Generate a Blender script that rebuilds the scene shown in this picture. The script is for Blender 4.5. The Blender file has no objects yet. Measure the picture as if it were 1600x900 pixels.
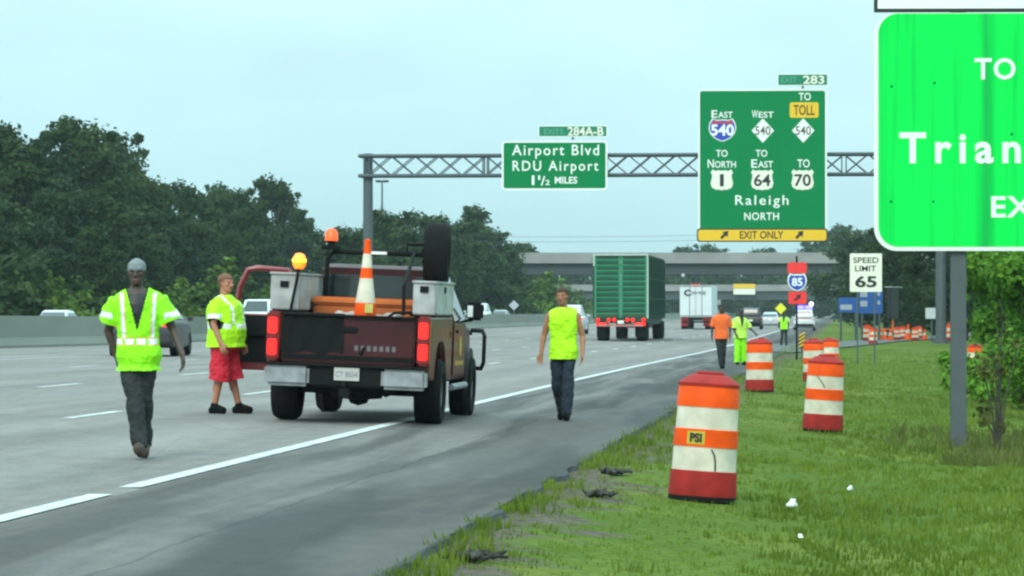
import bpy, bmesh, math, random
from mathutils import Vector, Matrix, noise, Euler
R = math.radians
S = bpy.context.scene
C = S.collection
random.seed(7)
# ------------------------------------------------------------------ camera, sky, sun, exposure
F = 5600.0            # focal length in photograph pixels
HC = 1.25             # camera height above the near lane edge
cam_d = bpy.data.cameras.new('camera'); cam = bpy.data.objects.new('camera', cam_d); C.objects.link(cam)
cam_d.sensor_width = 36; cam_d.lens = 36 * F / 1600
cam_d.clip_start = 0.5; cam_d.clip_end = 6000
cam.location = (0, 0, HC); cam.rotation_euler = (R(90) + math.atan(40 / F), 0, 0)
S.camera = cam
W = bpy.data.worlds.new('World'); S.world = W; W.use_nodes = True
wn, wl = W.node_tree.nodes, W.node_tree.links
wn.clear()
wo = wn.new('ShaderNodeOutputWorld'); wb = wn.new('ShaderNodeBackground'); wb.inputs[1].default_value = 0.1
sky = wn.new('ShaderNodeTexSky'); sky.sky_type = 'NISHITA'; sky.sun_disc = False
sky.sun_elevation = R(38); sky.sun_rotation = R(200); sky.air_density = 1.0; sky.dust_density = 3.0
tc = wn.new('ShaderNodeTexCoord'); sp = wn.new('ShaderNodeSeparateXYZ'); rmp = wn.new('ShaderNodeValToRGB')
rmp.color_ramp.elements[0].position = 0.0; rmp.color_ramp.elements[0].color = (0.50, 0.80, 0.85, 1)
rmp.color_ramp.elements[1].position = 0.10; rmp.color_ramp.elements[1].color = (0.63, 0.95, 1.0, 1)
e = rmp.color_ramp.elements.new(0.05); e.color = (0.52, 0.83, 0.89, 1)
nz = wn.new('ShaderNodeTexNoise'); nz.inputs['Scale'].default_value = 9.0; nz.inputs['Detail'].default_value = 5
nm = wn.new('ShaderNodeMapRange'); nm.inputs[1].default_value = .3; nm.inputs[2].default_value = .7
nm.inputs[3].default_value = 9.4; nm.inputs[4].default_value = 10.8
vm = wn.new('ShaderNodeVectorMath'); vm.operation = 'SCALE'
mx = wn.new('ShaderNodeMix'); mx.data_type = 'RGBA'; mx.inputs[0].default_value = 0.85
zen = wn.new('ShaderNodeMapRange'); zen.inputs[1].default_value = .13; zen.inputs[2].default_value = .7; zen.inputs[3].default_value = 1.0; zen.inputs[4].default_value = 2.1
zm = wn.new('ShaderNodeMath'); zm.operation = 'MULTIPLY'
wl.new(tc.outputs['Generated'], sp.inputs[0]); wl.new(sp.outputs[2], rmp.inputs[0]); wl.new(sp.outputs[2], zen.inputs[0])
wmp = wn.new('ShaderNodeMapping'); wmp.inputs['Scale'].default_value = (1, 1, 3.5); wl.new(tc.outputs['Generated'], wmp.inputs[0]); wl.new(wmp.outputs[0], nz.inputs['Vector']); wl.new(nz.outputs[0], nm.inputs[0])
wl.new(nm.outputs[0], zm.inputs[0]); wl.new(zen.outputs[0], zm.inputs[1])
wl.new(rmp.outputs[0], vm.inputs[0]); wl.new(zm.outputs[0], vm.inputs['Scale'])
wl.new(sky.outputs[0], mx.inputs[6]); wl.new(vm.outputs[0], mx.inputs[7])
wl.new(mx.outputs[2], wb.inputs[0]); wl.new(wb.outputs[0], wo.inputs[0])
sun_d = bpy.data.lights.new('sun', 'SUN'); sun_d.energy = 1.3; sun_d.angle = R(25); sun_d.color = (1, .95, .86)
sun = bpy.data.objects.new('sun', sun_d); C.objects.link(sun); sun.rotation_euler = (R(52), 0, R(-20)); sun.location = (0, -20, 60)
S.view_settings.view_transform = 'Standard'; S.view_settings.look = 'None'
S.view_settings.exposure = 0.28; S.view_settings.gamma = 1; S.view_settings.use_curve_mapping = False
S.render.engine = 'CYCLES'
S.cycles.filter_width = 2.4
S.cycles.volume_bounces = 0
# ------------------------------------------------------------------ materials
MATS = {}
def mat(name, col, rough=.6, metal=0., var=.12, scale=6., bump=0., emit=None, estr=0., spec=.5, coat=0., stretch=None, bscale=None):
    if name in MATS: return MATS[name]
    m = bpy.data.materials.new(name); m.use_nodes = True; MATS[name] = m
    n, l = m.node_tree.nodes, m.node_tree.links
    p = n['Principled BSDF']
    p.inputs['Roughness'].default_value = rough; p.inputs['Metallic'].default_value = metal
    p.inputs['Specular IOR Level'].default_value = spec; p.inputs['Coat Weight'].default_value = coat
    p.inputs['Base Color'].default_value = (*col, 1)
    t = n.new('ShaderNodeTexCoord'); v = t.outputs['Object']
    if stretch:
        mp = n.new('ShaderNodeMapping'); mp.inputs['Scale'].default_value = stretch; l.new(v, mp.inputs[0]); v = mp.outputs[0]
    if var:
        a = n.new('ShaderNodeTexNoise'); a.inputs['Scale'].default_value = scale; a.inputs['Detail'].default_value = 5
        l.new(v, a.inputs['Vector'])
        mr = n.new('ShaderNodeMapRange'); mr.inputs[1].default_value = .25; mr.inputs[2].default_value = .75
        mr.inputs[3].default_value = 1 - var; mr.inputs[4].default_value = 1 + var
        vs = n.new('ShaderNodeVectorMath'); vs.operation = 'SCALE'; vs.inputs[0].default_value = col
        l.new(a.outputs[0], mr.inputs[0]); l.new(mr.outputs[0], vs.inputs['Scale']); l.new(vs.outputs[0], p.inputs['Base Color'])
        r2 = n.new('ShaderNodeMapRange'); r2.inputs[3].default_value = max(0, rough - .1); r2.inputs[4].default_value = min(1, rough + .12)
        l.new(a.outputs[0], r2.inputs[0]); l.new(r2.outputs[0], p.inputs['Roughness'])
    if bump:
        b = n.new('ShaderNodeTexNoise'); b.inputs['Scale'].default_value = bscale or scale * 5; b.inputs['Detail'].default_value = 4
        l.new(v, b.inputs['Vector']); bp = n.new('ShaderNodeBump'); bp.inputs['Strength'].default_value = bump
        bp.inputs['Distance'].default_value = .02
        l.new(b.outputs[0], bp.inputs['Height']); l.new(bp.outputs[0], p.inputs['Normal'])
    if emit:
        p.inputs['Emission Color'].default_value = (*emit, 1); p.inputs['Emission Strength'].default_value = estr
    return m
def leafmat(name, c1, c2, trans=.25):
    m = bpy.data.materials.new(name); m.use_nodes = True
    n, l = m.node_tree.nodes, m.node_tree.links
    p = n['Principled BSDF']; p.inputs['Roughness'].default_value = .7; p.inputs['Specular IOR Level'].default_value = .15
    g = n.new('ShaderNodeNewGeometry'); rp = n.new('ShaderNodeMix'); rp.data_type = 'RGBA'
    rp.inputs[6].default_value = (*c1, 1); rp.inputs[7].default_value = (*c2, 1)
    t = n.new('ShaderNodeTexCoord'); a = n.new('ShaderNodeTexNoise'); a.inputs['Scale'].default_value = .6; a.inputs['Detail'].default_value = 3
    l.new(t.outputs['Object'], a.inputs['Vector'])
    ad = n.new('ShaderNodeMath'); ad.operation = 'MULTIPLY_ADD'; ad.inputs[1].default_value = .45; ad.inputs[2].default_value = -.1
    l.new(g.outputs['Random Per Island'], ad.inputs[0])
    a2 = n.new('ShaderNodeMath'); a2.operation = 'ADD'; a2.use_clamp = True
    mr = n.new('ShaderNodeMapRange'); mr.inputs[1].default_value = .35; mr.inputs[2].default_value = .65; mr.inputs[4].default_value = .7
    l.new(a.outputs[0], mr.inputs[0]); l.new(mr.outputs[0], a2.inputs[0]); l.new(ad.outputs[0], a2.inputs[1])
    l.new(a2.outputs[0], rp.inputs[0]); l.new(rp.outputs[2], p.inputs['Base Color'])
    tr = n.new('ShaderNodeBsdfTranslucent'); l.new(rp.outputs[2], tr.inputs[0])
    ms = n.new('ShaderNodeMixShader'); ms.inputs[0].default_value = trans
    l.new(p.outputs[0], ms.inputs[1]); l.new(tr.outputs[0], ms.inputs[2]); l.new(ms.outputs[0], n['Material Output'].inputs[0])
    return m
ASPH = dict(rough=.85)
M_conc = mat('barrier_concrete', (.19, .20, .165), .9, var=.22, scale=.35, bump=.2, bscale=8, stretch=(1, .25, 1.6))
M_bridge = mat('bridge_concrete', (.25, .245, .235), .9, var=.18, scale=.4)
M_girder = mat('girder_paint', (.05, .06, .065), .7, var=.15, scale=.5)
M_galv = mat('galvanised_steel', (.085, .10, .11), .6, .2, var=.15, scale=3)
M_galvd = mat('weathered_steel', (.075, .095, .105), .65, .15, var=.15, scale=3)
M_green = mat('sign_green', (.0, .195, .058), .6, spec=.12, var=.05, scale=.8)
M_green2 = mat('exit_tab_green', (.0, .19, .09), .45, var=.05, scale=.8)
M_white = mat('white_sheeting', (.82, .84, .8), .5, var=.04)
M_cream = mat('cream_sheeting', (.80, .78, .66), .5, var=.04)
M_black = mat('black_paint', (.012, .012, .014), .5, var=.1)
M_yel = mat('sign_yellow', (.80, .48, .01), .5, var=.04)
M_blue = mat('shield_blue', (.015, .05, .42), .5, var=.05)
M_sred = mat('shield_red', (.5, .03, .05), .5, var=.05)
M_rubber = mat('tyre_rubber', (.009, .009, .0085), .95, var=.25, scale=9, bump=.2, spec=.2)
M_steel = mat('wheel_steel', (.16, .16, .155), .5, .5, var=.3, scale=8)
M_chrome = mat('dull_chrome', (.27, .28, .29), .5, .45, var=.35, scale=7)
M_alu = mat('tool_box_aluminium', (.40, .40, .385), .55, .25, var=.4, scale=4)
M_glass = mat('dark_glass', (.018, .026, .028), .08, var=0, spec=.8)
M_mroon = mat('maroon_paint', (.045, .004, .006), .5, var=.35, scale=3, coat=.12, spec=.3)
M_mbrown = mat('faded_maroon_paint', (.095, .015, .013), .45, var=.35, scale=4, coat=.1)
M_dred = mat('door_frame_red', (.20, .010, .016), .4, var=.15, scale=4, coat=.3)
M_tail = mat('lit_tail_lamp', (.6, .01, .01), .25, var=0, emit=(1, .012, .008), estr=1.7)
M_taild = mat('tail_lamp_red', (.12, .006, .008), .3, var=0, emit=(1, .02, .02), estr=.06)
M_trim = mat('black_plastic', (.010, .0105, .011), .85, spec=.15, var=.2, scale=8)
M_org = mat('drum_orange', (.84, .080, .001), .6, spec=.2, var=.22, scale=5, bump=.08)
M_orgd = mat('aged_drum_orange', (.70, .07, .008), .6, spec=.2, var=.18, scale=5)
M_drumw = mat('drum_white_tape', (.64, .58, .46), .6, spec=.2, var=.30, scale=4)
M_drumr = mat('faded_red_plastic', (.33, .022, .018), .65, spec=.2, var=.28, scale=7, bump=.1)
M_skin1 = mat('deep_brown_skin', (.060, .034, .024), .5, var=.1, scale=15)
M_skin2 = mat('ruddy_skin', (.42, .17, .10), .55, var=.1, scale=15)
M_skin3 = mat('tanned_skin', (.36, .15, .08), .55, var=.1, scale=15)
M_eye = mat('eye_dark', (.03, .025, .02), .3, var=0)
M_lip = mat('lip_tone', (.16, .06, .05), .5, var=0)
M_hiv = mat('hi_vis_lime', (.27, .80, .003), .75, var=.10, scale=5, bump=.25, bscale=14)
M_hiy = mat('hi_vis_yellow', (.43, .86, .006), .75, var=.10, scale=5, bump=.25, bscale=14)
M_hip = mat('pale_hi_vis', (.50, .78, .10), .75, var=.12, scale=5)
M_tape = mat('reflective_tape', (.80, .80, .80), .35, var=.12, scale=8)
M_tapeo = mat('tape_orange_edge', (.75, .30, .05), .6, var=.1)
M_denim = mat('grey_black_denim', (.034, .037, .038), .95, spec=.15, var=.35, scale=7, bump=.3)
M_denimb = mat('blue_black_denim', (.026, .035, .048), .95, spec=.15, var=.35, scale=7, bump=.3)
M_boot = mat('brown_leather', (.06, .034, .024), .7, var=.3, scale=10)
M_shoe = mat('black_shoe', (.007, .007, .007), .9, spec=.1, var=.2, scale=10)
M_redc = mat('red_shorts', (.55, .012, .03), .8, var=.18, scale=6, bump=.2)
M_orgc = mat('orange_vest', (.80, .13, .02), .8, var=.15, scale=5, bump=.2)
M_cap = mat('pale_grey_cap', (.17, .19, .195), .85, var=.12, scale=9)
M_hairb = mat('brown_hair', (.045, .025, .016), .8, var=.3, scale=25)
M_hairk = mat('black_hair', (.012, .011, .011), .8, var=.3, scale=25)
M_bark = mat('bark', (.06, .05, .04), .9, var=.3, scale=3, bump=.4)
M_lamp_on = mat('lit_beacon', (1, .5, .05), .3, var=0, emit=(1, .05, .001), estr=2.4)
M_lamp_am = mat('amber_lens', (.85, .11, .01), .25, var=0, emit=(1, .09, .01), estr=.35)
M_bluel = mat('lit_blue_lamp', (.05, .05, .9), .3, var=0, emit=(.10, .08, 1), estr=6)
M_whitel = mat('lit_white_lamp', (1, 1, .9), .3, var=0, emit=(1, 1, .85), estr=4)
M_crate = mat('trailer_green', (.03, .23, .115), .5, var=.25, scale=1.2)
M_crated = mat('trailer_dark_green', (.006, .05, .03), .55, var=.3, scale=1.0)
M_wcar = mat('white_car_paint', (.72, .75, .76), .3, var=.04, coat=.5)
M_gcar = mat('charcoal_car_paint', (.03, .031, .033), .45, var=.1, coat=.1)
M_scar = mat('silver_car_paint', (.42, .45, .47), .3, var=.05, coat=.5)
M_bcar = mat('bluish_car_paint', (.09, .12, .17), .3, var=.05, coat=.5)
M_litter = mat('litter_paper', (.8, .82, .8), .7, var=.05)
M_dirt = mat('dark_soil', (.03, .027, .022), .95, var=.3, scale=12, bump=.4)
M_weed = leafmat('dry_weed', (.07, .095, .02), (.15, .16, .045), .2)
M_leafA = leafmat('oak_foliage', (.012, .031, .007), (.050, .084, .018))
M_leafB = leafmat('pine_foliage', (.011, .029, .010), (.036, .066, .022))
M_leafC = leafmat('light_foliage', (.045, .095, .012), (.14, .23, .03))
M_leafD = leafmat('far_foliage', (.028, .056, .022), (.068, .105, .036))
M_leafE = leafmat('shrub_foliage', (.045, .13, .012), (.17, .36, .035))
# ------------------------------------------------------------------ mesh helpers
class MB:
    def __init__(s): s.b = bmesh.new(); s.mi = 0
    def _f(s, vs):
        try:
            f = s.b.faces.new(vs); f.material_index = s.mi; return f
        except ValueError: return None
    def box(s, c, d, rot=None, bev=0.):
        b = bmesh.new(); bmesh.ops.create_cube(b, size=1)
        bmesh.ops.scale(b, vec=Vector(d), verts=b.verts)
        if bev: bmesh.ops.bevel(b, geom=b.edges[:], offset=bev, segments=2, affect='EDGES')
        s._merge(b, c, rot); return s
    def _merge(s, b, c=(0, 0, 0), rot=None):
        M = Matrix.Translation(Vector(c))
        if rot is not None: M = M @ (rot if isinstance(rot, Matrix) else Euler(rot).to_matrix().to_4x4())
        mp = {v: s.b.verts.new(M @ v.co) for v in b.verts}
        for f in b.faces: s._f([mp[v] for v in f.verts])
        b.free()
    def rings(s, rs, cap=True):
        vr = [[s.b.verts.new(Vector(p)) for p in r] for r in rs]
        n = len(vr[0])
        for a, b in zip(vr, vr[1:]):
            for i in range(n): s._f([a[i], a[(i + 1) % n], b[(i + 1) % n], b[i]])
        if cap: s._f(vr[0][::-1]); s._f(vr[-1])
        return s
    def tube(s, pts, r, n=8, cap=True):
        pts = [Vector(p) for p in pts]
        if not isinstance(r, (list, tuple)): r = [r] * len(pts)
        rs = []; up = None
        for i, p in enumerate(pts):
            d = (pts[min(i + 1, len(pts) - 1)] - pts[max(i - 1, 0)]).normalized()
            if up is None: up = Vector((0, 0, 1)) if abs(d.z) < .9 else Vector((0, 1, 0))
            u = d.cross(up)
            if u.length < 1e-4: u = d.cross(Vector((1, 0, 0)))
            u.normalize(); v = u.cross(d).normalized(); up = v
            rs.append([p + (u * math.cos(2 * math.pi * k / n) + v * math.sin(2 * math.pi * k / n)) * r[i] for k in range(n)])
        return s.rings(rs, cap)
    def caps(s, p0, p1, r0, r1, n=12):
        p0, p1 = Vector(p0), Vector(p1); d = p1 - p0; L = max(d.length, 1e-4); d = d / L
        up = Vector((0, 0, 1)) if abs(d.z) < .9 else Vector((0, 1, 0))
        u = d.cross(up).normalized(); v = u.cross(d)
        st = [(-r0 * math.cos(a), r0 * math.sin(a)) for a in (.15, .6, 1.1)] + [(0, r0), (L, r1)] + [(L + r1 * math.cos(a), r1 * math.sin(a)) for a in (1.1, .6, .15)]
        return s.rings([[p0 + d * t + (u * math.cos(2 * math.pi * k / n) + v * math.sin(2 * math.pi * k / n)) * r for k in range(n)] for t, r in st])
    def loftz(s, rows, n=20, e=2.0):
        # rows of (z, cx, cy, rx, ry)
        rs = []
        for z, cx, cy, rx, ry in rows:
            r = []
            for k in range(n):
                a = 2 * math.pi * k / n; c, q = math.cos(a), math.sin(a)
                r.append((cx + rx * math.copysign(abs(c) ** (2 / e), c), cy + ry * math.copysign(abs(q) ** (2 / e), q), z))
            rs.append(r)
        return s.rings(rs)
    def lathe(s, prof, c=(0, 0, 0), n=24, axis='z', mis=None):
        for i in range(len(prof) - 1):
            if mis: s.mi = mis[i]
            a = []
            for r, z in (prof[i], prof[i + 1]):
                row = []
                for k in range(n):
                    t = 2 * math.pi * k / n; x, y = r * math.cos(t), r * math.sin(t)
                    p = (x, y, z) if axis == 'z' else ((z, x, y) if axis == 'x' else (y, z, x))
                    row.append(s.b.verts.new(Vector(p) + Vector(c)))
                a.append(row)
            for k in range(n): s._f([a[0][k], a[0][(k + 1) % n], a[1][(k + 1) % n], a[1][k]])
        return s
    def prism(s, poly, y0, y1):
        # poly in XZ, extruded along y
        A = [s.b.verts.new((x, y0, z)) for x, z in poly]; B = [s.b.verts.new((x, y1, z)) for x, z in poly]
        n = len(poly)
        for i in range(n): s._f([A[i], A[(i + 1) % n], B[(i + 1) % n], B[i]])
        s._f(A[::-1]); s._f(B); return s
    def prismx(s, poly, x0, x1):
        # poly in YZ, extruded along x
        A = [s.b.verts.new((x0, y, z)) for y, z in poly]; B = [s.b.verts.new((x1, y, z)) for y, z in poly]
        n = len(poly)
        for i in range(n): s._f([A[i], A[(i + 1) % n], B[(i + 1) % n], B[i]])
        s._f(A[::-1]); s._f(B); return s
    def quad(s, a, b, c, d):
        s._f([s.b.verts.new(Vector(p)) for p in (a, b, c, d)]); return s
    def build(s, name, mats, parent=None, smooth=False, bev=0., merge=True):
        if merge: bmesh.ops.remove_doubles(s.b, verts=s.b.verts, dist=1e-5)
        bmesh.ops.recalc_face_normals(s.b, faces=s.b.faces)
        me = bpy.data.meshes.new(name); s.b.to_mesh(me); s.b.free()
        return link(name, me, mats, parent, smooth, bev)
def link(name, me, mats, parent=None, smooth=False, bev=0.):
    if not isinstance(mats, (list, tuple)): mats = [mats]
    mi = [p.material_index for p in me.polygons]
    me.materials.clear()
    for m in mats: me.materials.append(m)
    me.polygons.foreach_set('material_index', mi)
    if smooth:
        me.polygons.foreach_set('use_smooth', [True] * len(me.polygons))
        try: me.set_sharp_from_angle(angle=R(40))
        except Exception: pass
    o = bpy.data.objects.new(name, me); C.objects.link(o)
    if parent: o.parent = parent
    if bev:
        m = o.modifiers.new('bevel', 'BEVEL'); m.width = bev; m.segments = 2; m.limit_method = 'ANGLE'; m.angle_limit = R(35)
    return o
def tag(o, label=None, cat=None, group=None, kind=None):
    if label: o['label'] = label
    if cat: o['category'] = cat
    if group: o['group'] = group
    if kind: o['kind'] = kind
    return o
def thing(name, label, cat, loc=(0, 0, 0), rz=0., group=None):
    o = bpy.data.objects.new(name, None); C.objects.link(o); o.empty_display_size = .2
    o.location = loc; o.rotation_euler = (0, 0, rz)
    return tag(o, label, cat, group)
def dup(root, label=None, loc=None, rz=None, group=None, scale=None):
    def cp(o, par):
        c = o.copy(); C.objects.link(c); c.parent = par
        for ch in list(o.children): cp(ch, c)
        return c
    r = cp(root, None)
    if label: r['label'] = label
    if group: r['group'] = group
    if loc is not None: r.location = loc
    if rz is not None: r.rotation_euler = (0, 0, rz)
    if scale is not None: r.scale = scale if isinstance(scale, (tuple, list)) else (scale,) * 3
    return r
def evalmesh(o):
    bpy.context.view_layer.update()
    dg = bpy.context.evaluated_depsgraph_get()
    me = bpy.data.meshes.new_from_object(o.evaluated_get(dg))
    d = o.data; bpy.data.objects.remove(o)
    return me
def fuse(mb, voxel, it=3, fac=.5):
    bmesh.ops.recalc_face_normals(mb.b, faces=mb.b.faces)
    me = bpy.data.meshes.new('tmp'); mb.b.to_mesh(me); mb.b.free()
    o = bpy.data.objects.new('tmp', me); C.objects.link(o)
    r = o.modifiers.new('r', 'REMESH'); r.mode = 'VOXEL'; r.voxel_size = voxel
    if it:
        q = o.modifiers.new('s', 'SMOOTH'); q.iterations = it; q.factor = fac
    return evalmesh(o)
def txt(s, name, x0, z0, x1, z1, y, m, parent, bold=0.0, th=.006, shear=0., spacing=1.0):
    """lettering mesh fitted into the box x0..x1, z0..z1 facing -Y"""
    cu = bpy.data.curves.new('t', 'FONT'); cu.body = s; cu.size = 1; cu.offset = bold; cu.extrude = .01; cu.space_character = spacing
    cu.shear = shear; cu.resolution_u = 3
    o = bpy.data.objects.new('t', cu); C.objects.link(o)
    me = evalmesh(o)
    xs = [v.co.x for v in me.vertices]; ys = [v.co.y for v in me.vertices]
    ax, bx, ay, by = min(xs), max(xs), min(ys), max(ys)
    kx = (x1 - x0) / (bx - ax); kz = (z1 - z0) / (by - ay)
    for v in me.vertices:
        x, q, w = v.co
        v.co = (x0 + (x - ax) * kx, y - (th if w > 0 else 0), z0 + (q - ay) * kz)
    return link(name, me, m, parent)
def rrect(x0, z0, x1, z1, r, n=6):
    p = []
    for cx, cz, a0 in ((x1 - r, z1 - r, 0), (x0 + r, z1 - r, 90), (x0 + r, z0 + r, 180), (x1 - r, z0 + r, 270)):
        for k in range(n + 1):
            a = R(a0 + 90 * k / n); p.append((cx + r * math.cos(a), cz + r * math.sin(a)))
    return p
# ------------------------------------------------------------------ the lie of the land
ML = .0925
def XE(Y): return -5.13 + ML * Y
def interp(t, pts):
    if t <= pts[0][0]: return pts[0][1]
    for (a, p), (b, q) in zip(pts, pts[1:]):
        if t <= b:
            k = (t - a) / (b - a); return p + (q - p) * k
    return pts[-1][1]
def zp(Y):
    P = [(60, 0), (106, -.09), (140, -.19), (175, -.19), (230, -.14), (300, -.10), (600, 0), (1200, .1)]
    return (interp(Y - 12, P) + interp(Y, P) + interp(Y + 12, P)) / 3
def cross(lat, Y):
    if lat <= 0: return interp(lat, [(-400, 1.5), (-60, .5), (-46, -.05), (-40, .05), (-22, .26), (0, 0)])
    a = interp(lat, [(0, 0), (2.6, -.17), (3.0, -.20), (5.5, -.44), (9, -.52), (14, -.5), (20, -.3), (40, .6), (400, 3)])
    b = interp(lat, [(0, 0), (2.6, -.12), (5, -.18), (20, -.16), (40, .6), (400, 3)])
    k = interp(Y, [(150, 0), (205, 1)])
    return a * (1 - k) + b * k
def GZ(X, Y): return zp(Y) + cross(X - XE(Y), Y)
def at(px, Y, dz=0.):
    X = (px - 800) / F * Y
    return Vector((X, Y, GZ(X, Y) + dz))
def ground_at(px, py):
    Y = 14.0
    while Y < 900:
        X = (px - 800) / F * Y
        if 490 + F * (HC - GZ(X, Y)) / Y <= py: break
        Y += .05
    return Vector((X, Y, GZ(X, Y)))
RZ = -math.atan(ML)          # heading of the road
# ------------------------------------------------------------------ ground, road, markings
def strip(lats, rows, dz, name, mats, uv=True, latf=None):
    bm = bmesh.new(); V = []
    for Y in rows:
        V.append([bm.verts.new((XE(Y) + (la + (latf(Y) if latf else 0)), Y, GZ(XE(Y) + la + (latf(Y) if latf else 0), Y) + dz)) for la in lats])
    uvl = bm.loops.layers.uv.new('road')
    for j in range(len(rows) - 1):
        for i in range(len(lats) - 1):
            f = bm.faces.new([V[j][i], V[j][i + 1], V[j + 1][i + 1], V[j + 1][i]])
            for lp, (u, w) in zip(f.loops, ((lats[i], rows[j]), (lats[i + 1], rows[j]), (lats[i + 1], rows[j + 1]), (lats[i], rows[j + 1]))):
                lp[uvl].uv = (u, w)
    me = bpy.data.meshes.new(name); bm.to_mesh(me); bm.free()
    return link(name, me, mats, None, True)
ROWS = [-60, -30, 0, 8] + [10 + 2 * i for i in range(115)] + [240 + 10 * i for i in range(40)] + [650 + 50 * i for i in range(28)]
def ground_material():
    m = bpy.data.materials.new('turf_and_soil'); m.use_nodes = True
    n, l = m.node_tree.nodes, m.node_tree.links; p = n['Principled BSDF']; p.inputs['Roughness'].default_value = .95
    p.inputs['Specular IOR Level'].default_value = .1
    t = n.new('ShaderNodeTexCoord'); uv = n.new('ShaderNodeUVMap'); uv.uv_map = 'road'
    def noise_(sc, d=5, v=None):
        a = n.new('ShaderNodeTexNoise'); a.inputs['Scale'].default_value = sc; a.inputs['Detail'].default_value = d
        l.new(v or t.outputs['Object'], a.inputs['Vector']); return a.outputs[0]
    def ramp(src, stops):
        r = n.new('ShaderNodeValToRGB'); el = r.color_ramp.elements
        el[0].position, el[0].color = stops[0][0], (*stops[0][1], 1); el[1].position, el[1].color = stops[-1][0], (*stops[-1][1], 1)
        for q, c in stops[1:-1]: el.new(q).color = (*c, 1)
        l.new(src, r.inputs[0]); return r.outputs[0]
    big = ramp(noise_(.45), [(.3, (.068, .112, .013)), (.5, (.090, .138, .016)), (.7, (.145, .172, .030))])
    fine = ramp(noise_(14), [(.3, (.55, .6, .5)), (.7, (1.3, 1.25, 1.2))])
    mul = n.new('ShaderNodeMix'); mul.data_type = 'RGBA'; mul.blend_type = 'MULTIPLY'; mul.inputs[0].default_value = 1
    l.new(big, mul.inputs[6]); l.new(fine, mul.inputs[7])
    soil = ramp(noise_(9), [(.3, (.055, .043, .030)), (.7, (.15, .125, .095))])
    s = n.new('ShaderNodeSeparateXYZ'); l.new(uv.outputs[0], s.inputs[0])
    # bare gravelly soil close to the pavement edge
    mr = n.new('ShaderNodeMapRange'); mr.inputs[1].default_value = 2.6; mr.inputs[2].default_value = 4.3; mr.inputs[3].default_value = .30; mr.inputs[4].default_value = -.30
    l.new(s.outputs[0], mr.inputs[0])
    ad = n.new('ShaderNodeMath'); ad.operation = 'ADD'; l.new(mr.outputs[0], ad.inputs[0]); l.new(noise_(1.3, 6), ad.inputs[1])
    fac = ramp(ad.outputs[0], [(.52, (0, 0, 0)), (.66, (1, 1, 1))])
    mx = n.new('ShaderNodeMix'); mx.data_type = 'RGBA'; l.new(fac, mx.inputs[0]); l.new(mul.outputs[2], mx.inputs[6]); l.new(soil, mx.inputs[7])
    l.new(mx.outputs[2], p.inputs['Base Color'])
    b = n.new('ShaderNodeBump'); b.inputs['Strength'].default_value = .5; b.inputs['Distance'].default_value = .04; l.new(noise_(18), b.inputs['Height']); l.new(b.outputs[0], p.inputs['Normal'])
    return m
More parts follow.
